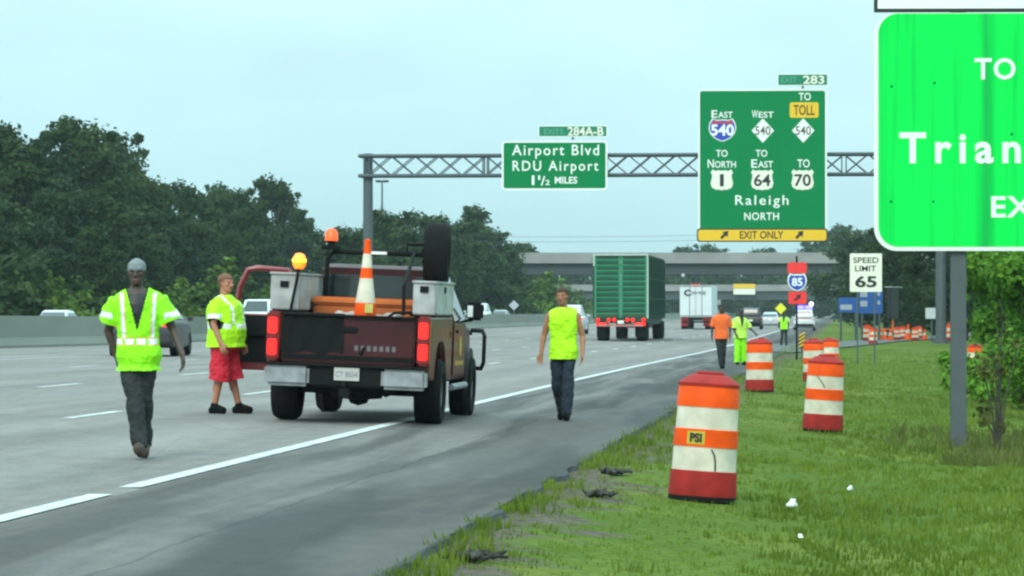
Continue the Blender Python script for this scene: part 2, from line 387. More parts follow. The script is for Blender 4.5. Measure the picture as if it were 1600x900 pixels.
def road_material():
    m = bpy.data.materials.new('worn_asphalt'); m.use_nodes = True
    n, l = m.node_tree.nodes, m.node_tree.links; p = n['Principled BSDF']; p.inputs['Specular IOR Level'].default_value = .35
    uv = n.new('ShaderNodeUVMap'); uv.uv_map = 'road'; t = n.new('ShaderNodeTexCoord')
    s = n.new('ShaderNodeSeparateXYZ'); l.new(uv.outputs[0], s.inputs[0])
    def math_(op, a, b=None, c=None, clamp=False):
        q = n.new('ShaderNodeMath'); q.operation = op; q.use_clamp = clamp
        for i, v in enumerate((a, b, c)):
            if v is None: continue
            if isinstance(v, (int, float)): q.inputs[i].default_value = v
            else: l.new(v, q.inputs[i])
        return q.outputs[0]
    def noise_(sc, d=5, st=(1, 1, 1), dist=0):
        mp = n.new('ShaderNodeMapping'); mp.inputs['Scale'].default_value = st; l.new(uv.outputs[0], mp.inputs[0])
        a = n.new('ShaderNodeTexNoise'); a.inputs['Scale'].default_value = sc; a.inputs['Detail'].default_value = d; a.inputs['Distortion'].default_value = dist
        l.new(mp.outputs[0], a.inputs['Vector']); return a.outputs[0]
    def rng(src, a, b, c, d):
        q = n.new('ShaderNodeMapRange'); q.inputs[1].default_value = a; q.inputs[2].default_value = b; q.inputs[3].default_value = c; q.inputs[4].default_value = d
        l.new(src, q.inputs[0]); return q.outputs[0]
    lat, al = s.outputs[0], s.outputs[1]
    lane = math_('SINE', math_('MULTIPLY', lat, 2 * math.pi * 2 / 3.8))          # wheel paths
    lane = math_('MULTIPLY', lane, .07)
    streak = rng(noise_(1.0, 6, (1.4, .045, 1)), .3, .7, -.18, .16)
    blotch = rng(noise_(.5, 5, (1, .4, 1)), .3, .7, -.10, .10)
    grain = math_('ADD', rng(noise_(30, 2), .25, .75, -.18, .18), rng(noise_(5, 5, (1, .35, 1)), .3, .7, -.14, .14))
    lv = math_('ADD', math_('ADD', lane, streak), math_('ADD', blotch, grain))
    lanev = math_('MULTIPLY', math_('ADD', lv, 1.0), .168)
    # shoulder: dark fresh asphalt outside, dusty scuffed patches inside, paver seam
    edge = math_('ADD', lat, rng(noise_(.35, 4, (1, .35, 1)), .3, .7, -.35, .35))
    outer = rng(edge, 1.15, 1.45, 0, 1)
    dust = rng(noise_(1.1, 8, (1.6, .07, 1), .5), .42, .58, 0, 1)
    dust2 = rng(noise_(.6, 7, (1.3, .12, 1), .4), .47, .56, 0, 1)
    sh = math_('MULTIPLY_ADD', dust, .072, .054)
    so = math_('MULTIPLY_ADD', dust2, .036, .033)
    mixs = n.new('ShaderNodeMix'); mixs.data_type = 'FLOAT'; l.new(outer, mixs.inputs[0]); l.new(sh, mixs.inputs[2]); l.new(so, mixs.inputs[3])
    edge2 = math_('ADD', lat, rng(noise_(.8, 4, (1, .5, 1)), .3, .7, -.05, .05))
    seam = math_('LESS_THAN', math_('ABSOLUTE', math_('SUBTRACT', edge2, 1.28)), .016)
    shv = math_('MULTIPLY', mixs.outputs[0], math_('ADD', math_('ADD', streak, grain), 1.0))
    shv = math_('MULTIPLY', shv, math_('MULTIPLY_ADD', seam, -.35, 1.0))
    iss = math_('GREATER_THAN', lat, .10)
    mv = n.new('ShaderNodeMix'); mv.data_type = 'FLOAT'; l.new(iss, mv.inputs[0]); l.new(lanev, mv.inputs[2]); l.new(shv, mv.inputs[3])
    # tar cracks
    vo = n.new('ShaderNodeTexVoronoi'); vo.feature = 'DISTANCE_TO_EDGE'; vo.inputs['Scale'].default_value = .22
    mp = n.new('ShaderNodeMapping'); mp.inputs['Scale'].default_value = (1, .5, 1); l.new(uv.outputs[0], mp.inputs[0]); l.new(mp.outputs[0], vo.inputs['Vector'])
    ck = math_('MULTIPLY_ADD', math_('LESS_THAN', vo.outputs[0], .002), -.10, 1.0)
    val = math_('MULTIPLY', mv.outputs[0], ck)
    vs = n.new('ShaderNodeVectorMath'); vs.operation = 'SCALE'; vs.inputs[0].default_value = (1.13, 1.0, .91); l.new(val, vs.inputs['Scale'])
    l.new(vs.outputs[0], p.inputs['Base Color'])
    l.new(rng(noise_(.6, 5, (1.5, .1, 1)), .3, .7, .72, .92), p.inputs['Roughness'])
    b = n.new('ShaderNodeBump'); b.inputs['Strength'].default_value = .25; b.inputs['Distance'].default_value = .006; l.new(noise_(40, 3), b.inputs['Height']); l.new(b.outputs[0], p.inputs['Normal'])
    return m
LATS = [-900, -400, -200, -120, -80, -60, -50, -46, -40, -34, -28, -22, -18, -12, -6, -2, 0, 1, 2, 2.6, 2.8, 3.0, 3.4, 4, 4.5, 5, 5.5, 6, 7, 8, 9, 11, 14, 17, 20, 25, 30, 40, 60, 100, 200, 400, 900]
gr = strip(LATS, ROWS, -.045, 'ground', ground_material()); tag(gr, kind='structure')
M_road = road_material()
rd = strip([-21.9, -19, -15.2, -11.4, -7.6, -3.8, 0, .6, 1.3, 2.0, 2.6], ROWS, .0, 'highway', M_road); tag(rd, kind='structure')
# pavement edge: a thick broken lip
mb = MB()
prev = None
for i in range(460):
    Y = 14 + i * .35
    j = 2.6 + .10 * noise.noise(Vector((0, Y * .8, 3))) + .05 * noise.noise(Vector((2, Y * 3, 1)))
    x = XE(Y); z = GZ(x + 2.6, Y)
    cur = [(x + 2.595, Y, z + .001), (x + j + .02, Y, z - .006), (x + j + .06, Y, z - .09)]
    if prev:
        for a in (0, 1): mb.quad(prev[a], prev[a + 1], cur[a + 1], cur[a])
    prev = cur
o = mb.build('pavement_edge', mat('edge_asphalt', (.035, .037, .038), .95, var=.3, scale=6, bump=.4)); tag(o, kind='structure')
rd2 = strip([-36, -34, -30, -26, -22.7], ROWS, .002, 'far_carriageway', M_road); tag(rd2, kind='structure')
# exit ramp
def rampf(Y): return interp(Y, [(150, -1.0), (180, 1.0), (220, 6.3), (260, 12), (330, 24), (420, 42), (700, 110)])
rr = strip([.6, 1.5, 3, 3.9], [150 + 5 * i for i in range(100)], .012, 'exit_ramp', mat('ramp_asphalt', (.10, .105, .095), .9, var=.2, scale=.5), latf=rampf); tag(rr, kind='structure')
# painted lines
def lines():
    mb = MB()
    def seg(la, y0, y1, w, dz=.004, st=4.0):
        n = max(1, int((y1 - y0) / st))
        for i in range(n):
            a, b = y0 + (y1 - y0) * i / n, y0 + (y1 - y0) * (i + 1) / n
            mb.quad(*[(XE(y) + la + q, y, GZ(XE(y) + la, y) + dz + (.0115 if la > 2 else 0)) for y, q in ((a, -w), (a, w), (b, w), (b, -w))])
    # the solid edge line, broken where it has worn through
    seg(0, 10, 24.75, .085); seg(0, 25.75, 400, .085); seg(0, 400, 900, .085)
    for la, off in ((-3.8, 41.2), (-7.6, 44.5), (-11.4, 40.0)):
        y = off - 12.2 * 2
        while y < 600: seg(la, y, y + 3.05, .075); y += 12.2
    seg(-15.3, 10, 900, .075)
    return mb.build('lane_markings', mat('road_paint', (.50, .515, .49), .75, var=.38, scale=5), merge=False)
tag(lines(), kind='structure')
# ------------------------------------------------------------------ median wall
mb = MB()
rs = []
for Y in [20 + 6 * i for i in range(60)] + [400 + 20 * i for i in range(30)]:
    x = XE(Y) - 22.3; z = GZ(XE(Y) - 22, Y) - .05
    rs.append([(x + .33, Y, z), (x + .33, Y, z + .12), (x + .16, Y, z + .38), (x + .10, Y, z + 1.10), (x - .10, Y, z + 1.10), (x - .16, Y, z + .38), (x - .33, Y, z + .12), (x - .33, Y, z)])
mb.rings(rs)
o = mb.build('concrete_barrier', M_conc)
tag(o, 'long grey concrete median wall along the far side of the highway lanes', 'barrier')
# ------------------------------------------------------------------ overpasses
def overpass(Y0, ztop, zbot, par, label, x0, x1, piers, tilt=0., skew=0.):
    t = thing('highway_overpass', label, 'bridge', (0, Y0, 0), skew)
    w = 11.0
    d = MB(); d.prismx([(0, ztop - par - .25), (w, ztop - par - .25), (w, ztop - par), (0, ztop - par)], x0, x1); d.build('bridge_deck', M_bridge, t)
    p = MB(); p.prismx([(-.3, ztop - par - .3), (0, ztop - par - .3), (0, ztop), (-.22, ztop)], x0, x1)
    q = MB(); q.prismx([(w, ztop - par - .3), (w + .3, ztop - par - .3), (w + .22, ztop), (w, ztop)], x0, x1)
    p.build('parapet', M_bridge, t); q.build('parapet', M_bridge, t)
    for k in range(5):
        g = MB(); y = .5 + k * 2.45; zt = ztop - par - .252
        g.box(((x0 + x1) / 2, y, (zt + zbot) / 2), (x1 - x0, .05, zt - zbot)); g.box(((x0 + x1) / 2, y, zbot), (x1 - x0, .45, .06))
        g.build('girder', M_girder, t)
    for px in piers:
        c = MB(); c.box((px, w / 2, zbot - .62), (1.2, w + 1, 1.1))
        for yy in (1.2, w / 2, w - 1.2): c.lathe([(.5, -2), (.5, zbot - 1.15)], (px, yy, 0), 14)
        c.build('pier', M_bridge, t)
    return t
ov = overpass(470, 9.25, 6.4, 1.1, 'nearer wide concrete overpass with dark girders crossing over the highway', -20, 110, (17.5, 50))
ab = MB(); ab.prism([(-22, -1), (7, -1), (-4, 6.3), (-22, 6.3)], .2, 10.8); ab.build('abutment_slope', M_bridge, ov)
ab = MB(); ab.prism([(110, -1), (60, -1), (70, 6.3), (110, 6.3)], .2, 10.8); ab.build('abutment_slope', M_bridge, ov)
mk = MB(); mk.lathe([(0, -.45), (.24, -.45), (.24, -.40), (0, -.40)], (22.4, 0, 6.3), 16, 'y'); mk.build('marker_disc', M_scar, ov, True)
ov2 = overpass(800, 7.7, 4.4, 1.1, 'farther overpass low on the horizon behind the first bridge', -40, 200, (20, 46, 88))
# ------------------------------------------------------------------ vegetation
def leaf_cloud(bm, rnd, lobes, per, size, shell=.45):
    for (c, r, sq) in lobes:
        for _ in range(int(per * (r ** 1.6))):
            d = Vector((rnd.gauss(0, 1), rnd.gauss(0, 1), rnd.gauss(0, 1))).normalized()
            q = r * (rnd.random() ** shell) * (1 + .30 * noise.noise(Vector(c) + d * 1.7)) + rnd.gauss(0, .10 * r)
            p = Vector(c) + Vector((d.x * q, d.y * q, d.z * q * sq))
            nrm = (d + Vector((rnd.gauss(0, .6), rnd.gauss(0, .6), rnd.gauss(.3, .6)))).normalized()
            u = nrm.orthogonal().normalized(); u.rotate(Matrix.Rotation(rnd.random() * 6.28, 3, nrm)); v = nrm.cross(u)
            a = size * rnd.uniform(.55, 1.3); b = a * rnd.uniform(.45, .8)
            vs = [bm.verts.new(p + u * a), bm.verts.new(p + v * b + nrm * a * .15), bm.verts.new(p - u * a), bm.verts.new(p - v * b + nrm * a * .15)]
            bm.faces.new(vs)
def tree_proto(seed, h, rad, kind, leaf, size, per=150, low=.25):
    rnd = random.Random(seed)
    t = MB()
    tr = [Vector((0, 0, -.4))]
    for k in range(1, 7): tr.append(Vector((rnd.gauss(0, .12) * k * .4, rnd.gauss(0, .12) * k * .4, h * .85 * k / 6)))
    t.tube(tr, [h * .022 * (1 - .13 * k) for k in range(7)], 8)
    lobes = []
    nl = 22 if kind == 'oak' else 26
    for i in range(nl):
        f = low + (1 - low) * ((i + .5) / nl) ** .8
        a = i * 2.4 + rnd.uniform(-.5, .5)
        prof = (math.sin(math.pi * min(1, max(.0, (f - low) / (1 - low)) * .80 + .18))) ** .7 if kind == 'oak' else max(.12, (1 - (f - low) / (1 - low)) ** .75) * .8
        rr_ = rad * prof * rnd.uniform(.35, .95)
        lr = rad * rnd.uniform(.24, .42) * (1 - .35 * max(0, f - .6) / .4)
        c = (math.cos(a) * rr_, math.sin(a) * rr_, h * f - lr * .7)
        lobes.append((c, lr, rnd.uniform(.65, .95)))
        st = tr[min(6, max(1, int(f * 5.2)))]
        t.tube([st, (st + Vector(c)) / 2 + Vector((0, 0, -.2)), Vector(c)], [h * .009, h * .006, h * .003], 5)
        for _ in range(2):   # satellite sprays give an uneven outline
            d = Vector((rnd.gauss(0, 1), rnd.gauss(0, 1), rnd.gauss(.2, .7))).normalized() * lr * rnd.uniform(.8, 1.25)
            lobes.append((tuple(Vector(c) + d), lr * rnd.uniform(.25, .5), .8))
    b = bmesh.new(); leaf_cloud(b, rnd, lobes, per, size)
    me = bpy.data.meshes.new('crown'); b.to_mesh(me); b.free()
    root = thing('tree', 'x', 'tree')
    t.build('trunk', M_bark, root, True); link('crown', me, leaf, root)
    root['h'] = h
    return root
def shrub_proto(name, seed, h, rad, leaf, size, per, nl=12, cat='shrub'):
    rnd = random.Random(seed); b = bmesh.new(); lobes = []; t = MB()
    for i in range(nl):
        f = rnd.uniform(.15, 1); a = rnd.uniform(0, 6.28); rr_ = rad * math.sqrt(rnd.random()) * (1.1 - .5 * f)
        lr = rad * rnd.uniform(.22, .42); c = (math.cos(a) * rr_, math.sin(a) * rr_, max(lr * .4, h * f - lr * .6)); lobes.append((c, lr, .85))
        t.tube([(0, 0, -.1), (c[0] * .4, c[1] * .4, c[2] * .5), c], [.035 * h / 3, .022 * h / 3, .008], 5)
        d = Vector((rnd.gauss(0, 1), rnd.gauss(0, 1), rnd.gauss(.4, .6))).normalized() * lr * 1.15
        lobes.append((tuple(Vector(c) + d), lr * .35, .9))
    leaf_cloud(b, rnd, lobes, per, size)
    me = bpy.data.meshes.new('foliage'); b.to_mesh(me); b.free()
    root = thing(name, 'x', cat)
    t.build('stem', M_bark, root, True); link('foliage', me, leaf, root)
    root['h'] = h
    return root
protos = {
 'a': tree_proto(1, 14, 5.2, 'oak', M_leafA, .21, 250, .18), 'b': tree_proto(2, 13, 4.4, 'oak', M_leafA, .21, 260, .2),
 'c': tree_proto(3, 15, 3.6, 'pine', M_leafB, .24, 180, .3), 'd': tree_proto(4, 12, 4.6, 'oak', M_leafD, .21, 230, .15),
 'e': tree_proto(5, 11, 4.0, 'oak', M_leafB, .2, 250, .12), 'f': tree_proto(6, 13, 3.9, 'pine', M_leafD, .21, 240, .2),
 'g': tree_proto(8, 9, 3.8, 'oak', M_leafC, .24, 150, .1)}
shrubs = {'p': shrub_proto('shrub', 11, 3.4, 2.6, M_leafC, .20, 170, 14), 'q': shrub_proto('shrub', 12, 3.0, 2.4, M_leafA, .2, 170, 14)}
used = set()
def plant(key, px, Y, ytop, label, group, name=None, cat='tree', wf=1.0):
    pr = protos.get(key) or shrubs[key]
    p = at(px, Y); h = HC + (490 - ytop) / F * Y - p.z
    k = h / pr['h']
    if key in used: o = dup(pr)
    else: o = pr; used.add(key)
    o.location = p; o.rotation_euler = (0, 0, random.uniform(0, 6.28)); o.scale = (k * wf, k * wf, k)
    o['label'] = label; o['category'] = cat; o['group'] = group
    if name: o.name = name
    return o
def on_lat(px, lat): return (lat - 5.13) / ((px - 800) / F - ML)
GL = 'trees of the dark wood beyond the median wall'
LB = 'dark broad-leaved tree in the wood beyond the median wall on the left'
big = [  # key, px, ytop, lat, label
 ('a', 118, 178, -62, 'tallest tree of the left wood, a bumpy crown standing above its neighbours'),
 ('b', 5, 192, -62, 'tall tree at the left edge of the photo, cut by the frame'),
 ('e', 62, 214, -60, 'tree filling the dip between the two tallest crowns of the left wood'),
 ('d', 168, 204, -66, 'thin-crowned tree just right of the tallest, with sky showing through'),
 ('a', 226, 268, -60, 'rounded dark tree on the falling shoulder of the left wood'),
 ('b', 288, 282, -60, 'broad tree above the stocky worker in red shorts, mid wood'),
 ('f', 345, 286, -62, 'narrow pointed tree left of the second crest of the wood'),
 ('b', 428, 274, -62, 'domed tree making the second crest of the wood, above the open truck door'),
 ('a', 385, 318, -58, 'spreading tree behind the open truck door'),
 ('f', 322, 300, -60, 'slim tree filling the gap between the shoulder and the second crest of the wood'), ('a', 362, 292, -60, 'ragged tree just left of the second crest of the wood'),
 ('e', 478, 338, -62, 'last tree of the wood, sloping down behind the lit amber beacon')]
for k, px, yt, la, lab in big: plant(k, px, on_lat(px, la), yt, lab, GL)
for i, (px, yt, la) in enumerate([(-40, 190, -66), (30, 255, -56), (90, 268, -55), (150, 290, -55), (200, 318, -56), (255, 330, -55), (310, 340, -55), (355, 355, -55), (455, 345, -58), (505, 385, -62), (-20, 300, -52), (60, 330, -51), (140, 350, -51), (230, 372, -52), (330, 390, -52), (410, 380, -53)]):
    plant('abecde'[i % 6] if i % 6 != 3 else 'b', px, on_lat(px, la), yt, 'dark mid-height tree among the leaves of the wood beyond the median wall', GL, wf=1.15)
GS = 'light green shrubs at the foot of the left wood'
for i, (px, yt) in enumerate([(5, 398), (45, 408), (80, 425), (120, 440), (165, 445), (300, 420), (345, 430), (262, 448), (395, 432), (-25, 405), (440, 445), (490, 450)]):
    plant('p' if i % 3 else 'q', px, on_lat(px, -48 - (i % 3)), yt, 'leafy shrub at the foot of the left wood, just above the median wall', GS, 'shrub', 'shrub', 1.2)
GM = 'trees of the middle clump behind the pickup'
mid = [('d', 548, 352, -38, 'small tree at the left end of the middle clump beside the gantry post'), ('f', 592, 326, -39, 'pale green tree right behind the gantry post'),
 ('d', 640, 328, -38.5, 'round tree behind the rack of the pickup'), ('d', 690, 334, -38.5, 'tree directly behind the spare wheel on the pickup'),
 ('f', 740, 320, -39, 'spiky-topped tree at the right of the middle clump'), ('d', 766, 352, -38, 'sloping tree at the right end of the middle clump by the bridge')]
for k, px, yt, la, lab in mid: plant(k, px, on_lat(px, la), yt, lab, GM, wf=1.25)
for i, (px, yt, la) in enumerate([(565, 385, -37.5), (615, 365, -40), (665, 360, -40), (715, 360, -40), (755, 395, -37.5), (530, 405, -38), (640, 400, -37.5), (700, 405, -37.5), (592, 400, -37.5)]):
    plant('de'[i % 2], px, on_lat(px, la), yt, 'lower tree filling the middle clump behind the pickup and the median wall', GM, wf=1.3)
for i, (px, yt) in enumerate([(788, 430), (812, 438), (845, 440), (880, 446), (830, 452)]):
    plant('p', px, 455 if i < 2 else 700, yt, 'green bush under the near end of the first overpass', 'bushes under the overpass', 'shrub', 'shrub', 1.3)
GF = 'far trees above the overpass'
for i, (k, px, yt, Y, lab) in enumerate([('d', 800, 378, 520, 'small far tree above the left end of the overpass'), ('f', 822, 379, 560, 'tiny far tree poking above the bridge parapet left of the green trailer'),
  ('d', 1075, 384, 860, 'low far trees over the bridge left of the big route sign'), ('d', 1110, 380, 870, 'far tree hidden at the foot of the big route sign'),
  ('f', 1310, 350, 850, 'dark tree right of the big route sign above the bridge'), ('d', 1345, 356, 420, 'bushy tree between the route sign and the bright green sign'),
  ('d', 1280, 372, 860, 'low tree peeping out under the right corner of the route sign'), ('d', 1190, 386, 880, 'far tree behind the yellow exit only strip')]):
    plant(k, px, Y, yt, lab, GF, wf=1.25)
GR = 'dark trees on the right bank'
for i, (k, px, yt, Y, wf) in enumerate([('b', 1385, 352, 300, 1.2), ('e', 1430, 330, 270, 1.2), ('a', 1480, 310, 235, 1.1), ('b', 1535, 290, 220, 1.1), ('a', 1600, 300, 200, 1.1), ('e', 1410, 400, 280, 1.3), ('e', 1460, 405, 250, 1.3), ('b', 1510, 400, 215, 1.3), ('e', 1570, 400, 190, 1.2), ('a', 1660, 280, 200, 1.1), ('e', 1640, 380, 160, 1.2)]):
    plant(k, px, Y, yt, ['dark tree of the right bank nearest the speed limit sign', 'dark tree of the right bank behind the black message board'][i] if i < 2 else 'dark tree of the right bank behind the bright green sign', GR, wf=wf)
# the wood beyond the bridges: one far mass
b = bmesh.new(); rnd = random.Random(31); lob = []
for i in range(240):
    px = rnd.uniform(740, 1560); Y = rnd.uniform(900, 1000); X = (px - 800) / F * Y
    r = rnd.uniform(2.8, 4.6); lob.append(((X, Y, rnd.uniform(.5, 10.5)), r, .9))
leaf_cloud(b, rnd, lob, 40, .7, .5)
me = bpy.data.meshes.new('far_wood'); b.to_mesh(me); b.free()
tag(link('far_wood', me, M_leafB), 'distant wood closing the view under the two bridges', 'wood', kind='stuff')
# shrubs and weeds close on the right
nb = shrub_proto('shrub', 21, 3.0, 1.5, M_leafE, .075, 1500, 18)
nb2 = shrub_proto('shrub', 22, 2.2, 1.2, M_leafE, .07, 1500, 14)
NB = [(nb, 1606, 74, 1.1, 'big bright green bush at the right edge beside the thick grey sign post'), (nb2, 1585, 80, .95, 'rounded lower bush in front of the big bright bush, near the small far drum'),
      (dup(nb), 1650, 68, 1.0, 'bright green bush mostly outside the right edge of the photo'), (dup(nb2), 1610, 62, .6, 'low dark green bush at the right edge under the bright ones')]
for o, px, Y, k, lab in NB:
    o.location = at(px, Y); o.scale = (k,) * 3; o.rotation_euler = (0, 0, px); o['label'] = lab; o['group'] = 'bright bushes on the right bank'
sp_ = shrub_proto('sapling', 23, 1.5, .42, M_weed, .05, 700, 9, 'sapling')
sp_.location = at(1560, 46); sp_['label'] = 'thin young sapling with a bare stem right of the grey sign post'
st = MB(); st.tube([(0, 0, -.1), (.03, 0, .5), (.0, .02, 1.0), (.06, 0, 1.6)], [.022, .018, .013, .006], 6)
for q in range(5): st.tube([(0.02, 0, .5 + q * .2), (.02 + .25 * math.cos(q * 2), .1 * math.sin(q * 2), .8 + q * .22)], [.008, .003], 5)
st.build('trunk', M_bark, sp_, True)
def blades(name, mats, spots, label, cat, mi=None):
    """spots: list of (x, y, z, height, spread, count)"""
    vs, fs = [], []
    rnd = random.Random(5)
    for x, y, z, h, spd, cnt in spots:
        for _ in range(cnt):
            a = rnd.random() * 6.28; r = spd * math.sqrt(rnd.random()); bx, by = x + math.cos(a) * r, y + math.sin(a) * r
            hh = h * rnd.uniform(.5, 1.2); w = .0045 + hh * .035; t = rnd.random() * 6.28
            lx, ly = math.cos(a) * hh * rnd.uniform(.1, .7), math.sin(a) * hh * rnd.uniform(.1, .7)
            i = len(vs); cx, cy = math.cos(t) * w, math.sin(t) * w
            vs += [(bx - cx, by - cy, z - .02), (bx + cx, by + cy, z - .02), (bx + lx * .5 + cx * .7, by + ly * .5 + cy * .7, z + hh * .6), (bx + lx * .5 - cx * .7, by + ly * .5 - cy * .7, z + hh * .6), (bx + lx, by + ly, z + hh)]
            fs += [(i, i + 1, i + 2, i + 3), (i + 3, i + 2, i + 4)]
    me = bpy.data.meshes.new(name); me.from_pydata(vs, [], fs)
    return tag(link(name, me, mats), label, cat, kind='stuff')
M_grass = leafmat('grass_blade', (.080, .132, .012), (.170, .232, .026), .25)
spots = []
rnd = random.Random(17)
Y = 16.0
while Y < 175:
    xl = XE(Y) + 2.62; xr = min(850 / F * Y, XE(Y) + 22)
    step = max(.05, Y * .0035)
    n = int((xr - xl) / (.045 if Y < 40 else .045 * Y / 40))
    for _ in range(n):
        X = rnd.uniform(xl, xr); y = Y + rnd.uniform(0, step * 4); lat = X - XE(y)
        nn = noise.noise(Vector((X * 1.3, y * 1.3, 0))) * .5 + noise.noise(Vector((X * .45, y * .45, 5))) * .5
        bare = interp(lat, [(2.6, -.16), (2.95, .02), (3.5, .17), (4.5, .0), (6, -.6)])
        low_ = nn < bare
        if low_ and rnd.random() < .55: continue
        hh = .045 + .05 * max(0, nn + .3) + (.03 if lat < 2.95 else 0)
        sc = 1 if Y < 40 else Y / 40
        if low_: hh = .028
        spots.append((X, y, GZ(X, y) - .045, hh * (1 + .25 * (sc - 1)), .05 * sc, 5))
    Y += step * 4
blades('grass', M_grass, spots, 'green mown grass of the verge right of the shoulder', 'grass')
spots = []
for _ in range(230):
    px = rnd.uniform(1475, 1660); Y = rnd.uniform(41, 52); p = at(px, Y)
    spots.append((p.x, p.y, p.z - .04, rnd.uniform(.06, .22), .10, 7))
for _ in range(50):
    px = rnd.uniform(1380, 1480); Y = rnd.uniform(44, 54); p = at(px, Y); spots.append((p.x, p.y, p.z - .04, rnd.uniform(.08, .16), .08, 7))
blades('weeds', M_weed, spots, 'tall dry weeds around the foot of the grey sign post', 'weeds')
# ------------------------------------------------------------------ overhead sign gantry
GY = 203.0
gl = at(575, GY); gx1 = at(1470, GY - 3)
gt = thing('sign_gantry', 'grey steel truss gantry spanning the highway on two thick posts', 'gantry', (gl.x, gl.y, 0), math.atan2(gx1.y - gl.y, gx1.x - gl.x))
span = (Vector((gx1.x, gx1.y)) - Vector((gl.x, gl.y))).length
def zAt(y, Y): return HC + (490 - y) / F * Y
zt, zb = zAt(244, GY), zAt(275, GY)
for k, (xx, zz, top) in enumerate(((0, gl.z, zAt(240, GY)), (span, gx1.z, zt + .4))):
    for dy in (0,):
        p = MB(); p.lathe([(.30, zz - .3), (.27, top), (0, top + .02)], (xx, dy, 0), 18); p.lathe([(.45, zz - .2), (.45, zz + .15), (0, zz + .15)], (xx, dy, 0), 18)
        p.box((xx, dy, zt), (.75, .9, .22)); p.box((xx, dy, zb), (.75, .9, .22)); p.build('post', M_galvd if k == 0 else M_galv, gt, True)
for yy in (-.45, .45):
    for zz in (zt, zb):
        p = MB(); p.tube([(-.5, yy, zz), (span + .5, yy, zz)], .10, 8); p.build('truss_chord', M_galvd, gt, True)
br = MB()
n = 24; w = span / n
for i in range(n):
    for yy in (-.45, .45):
        br.tube([(i * w, yy, zb), ((i + 1) * w, yy, zt)], .035, 5); br.tube([(i * w, yy, zt), ((i + 1) * w, yy, zb)], .035, 5)
    br.tube([(i * w, -.45, zt), ((i + 1) * w, .45, zt)], .03, 5)
    if i % 5 == 0:
        for q in (-.12, .12):
            for yy in (-.45, .45): br.tube([(i * w + q, yy, zb), (i * w + q, yy, zt)], .04, 5)
br.build('truss_lattice', M_galvd, gt)
def gsign(name, label, cat, x0, y0, x1, y1, r=.25, yoff=-.9, m=M_green, border=.10, frame=True):
    """a flat sign facing the traffic; pixel rectangle gives its size; returns root, mapper"""
    cx = (x0 + x1) / 2
    Y = GY - 3 * (cx - 575) / 895 + yoff - .6
    t = thing(name, label, cat, ((cx - 800) / F * Y, Y, zAt(y1, Y)), R(-2))
    k = Y / F
    P = lambda x, y: ((x - cx) * k, (y1 - y) * k)
    a, b = P(x0, y1), P(x1, y0)
    q = MB(); q.prism(rrect(a[0], a[1], b[0], b[1], r), -.02, .03); q.build('panel', M_white, t)
    if border:
        q = MB(); q.prism(rrect(a[0] + border, a[1] + border, b[0] - border, b[1] - border, max(.05, r - border)), -.026, -.021); q.build('face', m, t)
    return t, P, k
def lt(t, P, s, x0, y0, x1, y1, m=M_white, bold=.012, name='lettering', y=-.028, sp=1.0):
    a, b = P(x0, y1), P(x1, y0); return txt(s, name, a[0], a[1], b[0], b[1], y, m, t, bold, .006, 0, sp)
# airport sign and tab
t, P, k = gsign('guide_sign', 'green overhead sign reading Airport Blvd RDU Airport, left on the gantry', 'road sign', 784, 220, 949, 297, .22)
lt(t, P, 'Airport Blvd', 800, 226, 936, 248, sp=1.2, bold=.008); lt(t, P, 'RDU Airport', 801, 251, 935, 272, sp=1.25, bold=.008)
lt(t, P, '1', 831, 274, 835, 289); lt(t, P, '1', 841, 274, 844, 281); lt(t, P, '/', 845, 275, 852, 290); lt(t, P, '2', 852, 281, 859, 289); lt(t, P, 'MILES', 867, 276, 902, 287, bold=.02)
for xx in (-1.6, 0, 1.6): bk = MB(); bk.box((xx, .18, 1.4), (.12, .3, 2.6)); bk.build('bracket', M_galvd, t)
t, P, k = gsign('exit_tab', 'small green exit tab 284A-B on top of the airport sign', 'exit tab', 841, 196, 949, 214, .1, border=.05, m=M_green2)
lt(t, P, 'EXITS', 850, 201, 880, 210, mat('faded_letter_green', (.08, .36, .22), .5), .01); lt(t, P, '284A-B', 887, 198, 943, 212, M_cream, .02)
bk = MB(); bk.box((0, .06, .16), (.12, .06, .6)); bk.build('bracket', M_galvd, t)
# big route sign
t, P, k = gsign('guide_sign', 'tall green overhead route sign with shields, Raleigh North and a yellow strip', 'road sign', 1091, 139, 1292, 377, .22)
q = MB(); a, b = P(1089, 378), P(1293, 357); q.prism(rrect(a[0], a[1], b[0], b[1], .15), -.05, -.03); q.build('strip_border', M_black, t)
q = MB(); a, b = P(1091, 376), P(1291, 359); q.prism(rrect(a[0], a[1], b[0], b[1], .13), -.058, -.051); q.build('exit_only_strip', M_yel, t)
lt(t, P, 'EXIT ONLY', 1156, 361, 1224, 373, M_black, .015, y=-.060)
def arrow(t, P, x, y, s, m, y0=-.066, name='arrow'):
    pts = [(-.8, .45), (-.45, .8), (.25, .1), (.55, .4), (.75, -.75), (-.4, -.55), (-.1, -.25)]
    cx, cz = P(x, y); q = MB(); q.prism([(cx + px * s, cz - pz * s) for px, pz in pts], y0, y0 + .006); q.build(name, m, t)
for ax in (1132, 1249): arrow(t, P, ax, 367, k * 8.5, M_black)
def first_big(s, x0, y0, x1, y1):
    w = (x1 - x0) / len(s); lt(t, P, s[0], x0, y0, x0 + w * 1.1, y1, bold=.012); lt(t, P, s[1:], x0 + w * 1.25, y0 + (y1 - y0) * .2, x1, y1, bold=.012)
first_big('EAST', 1112, 172, 1145, 184); first_big('WEST', 1175, 172, 1209, 184); lt(t, P, 'TO', 1248, 145, 1267, 157)
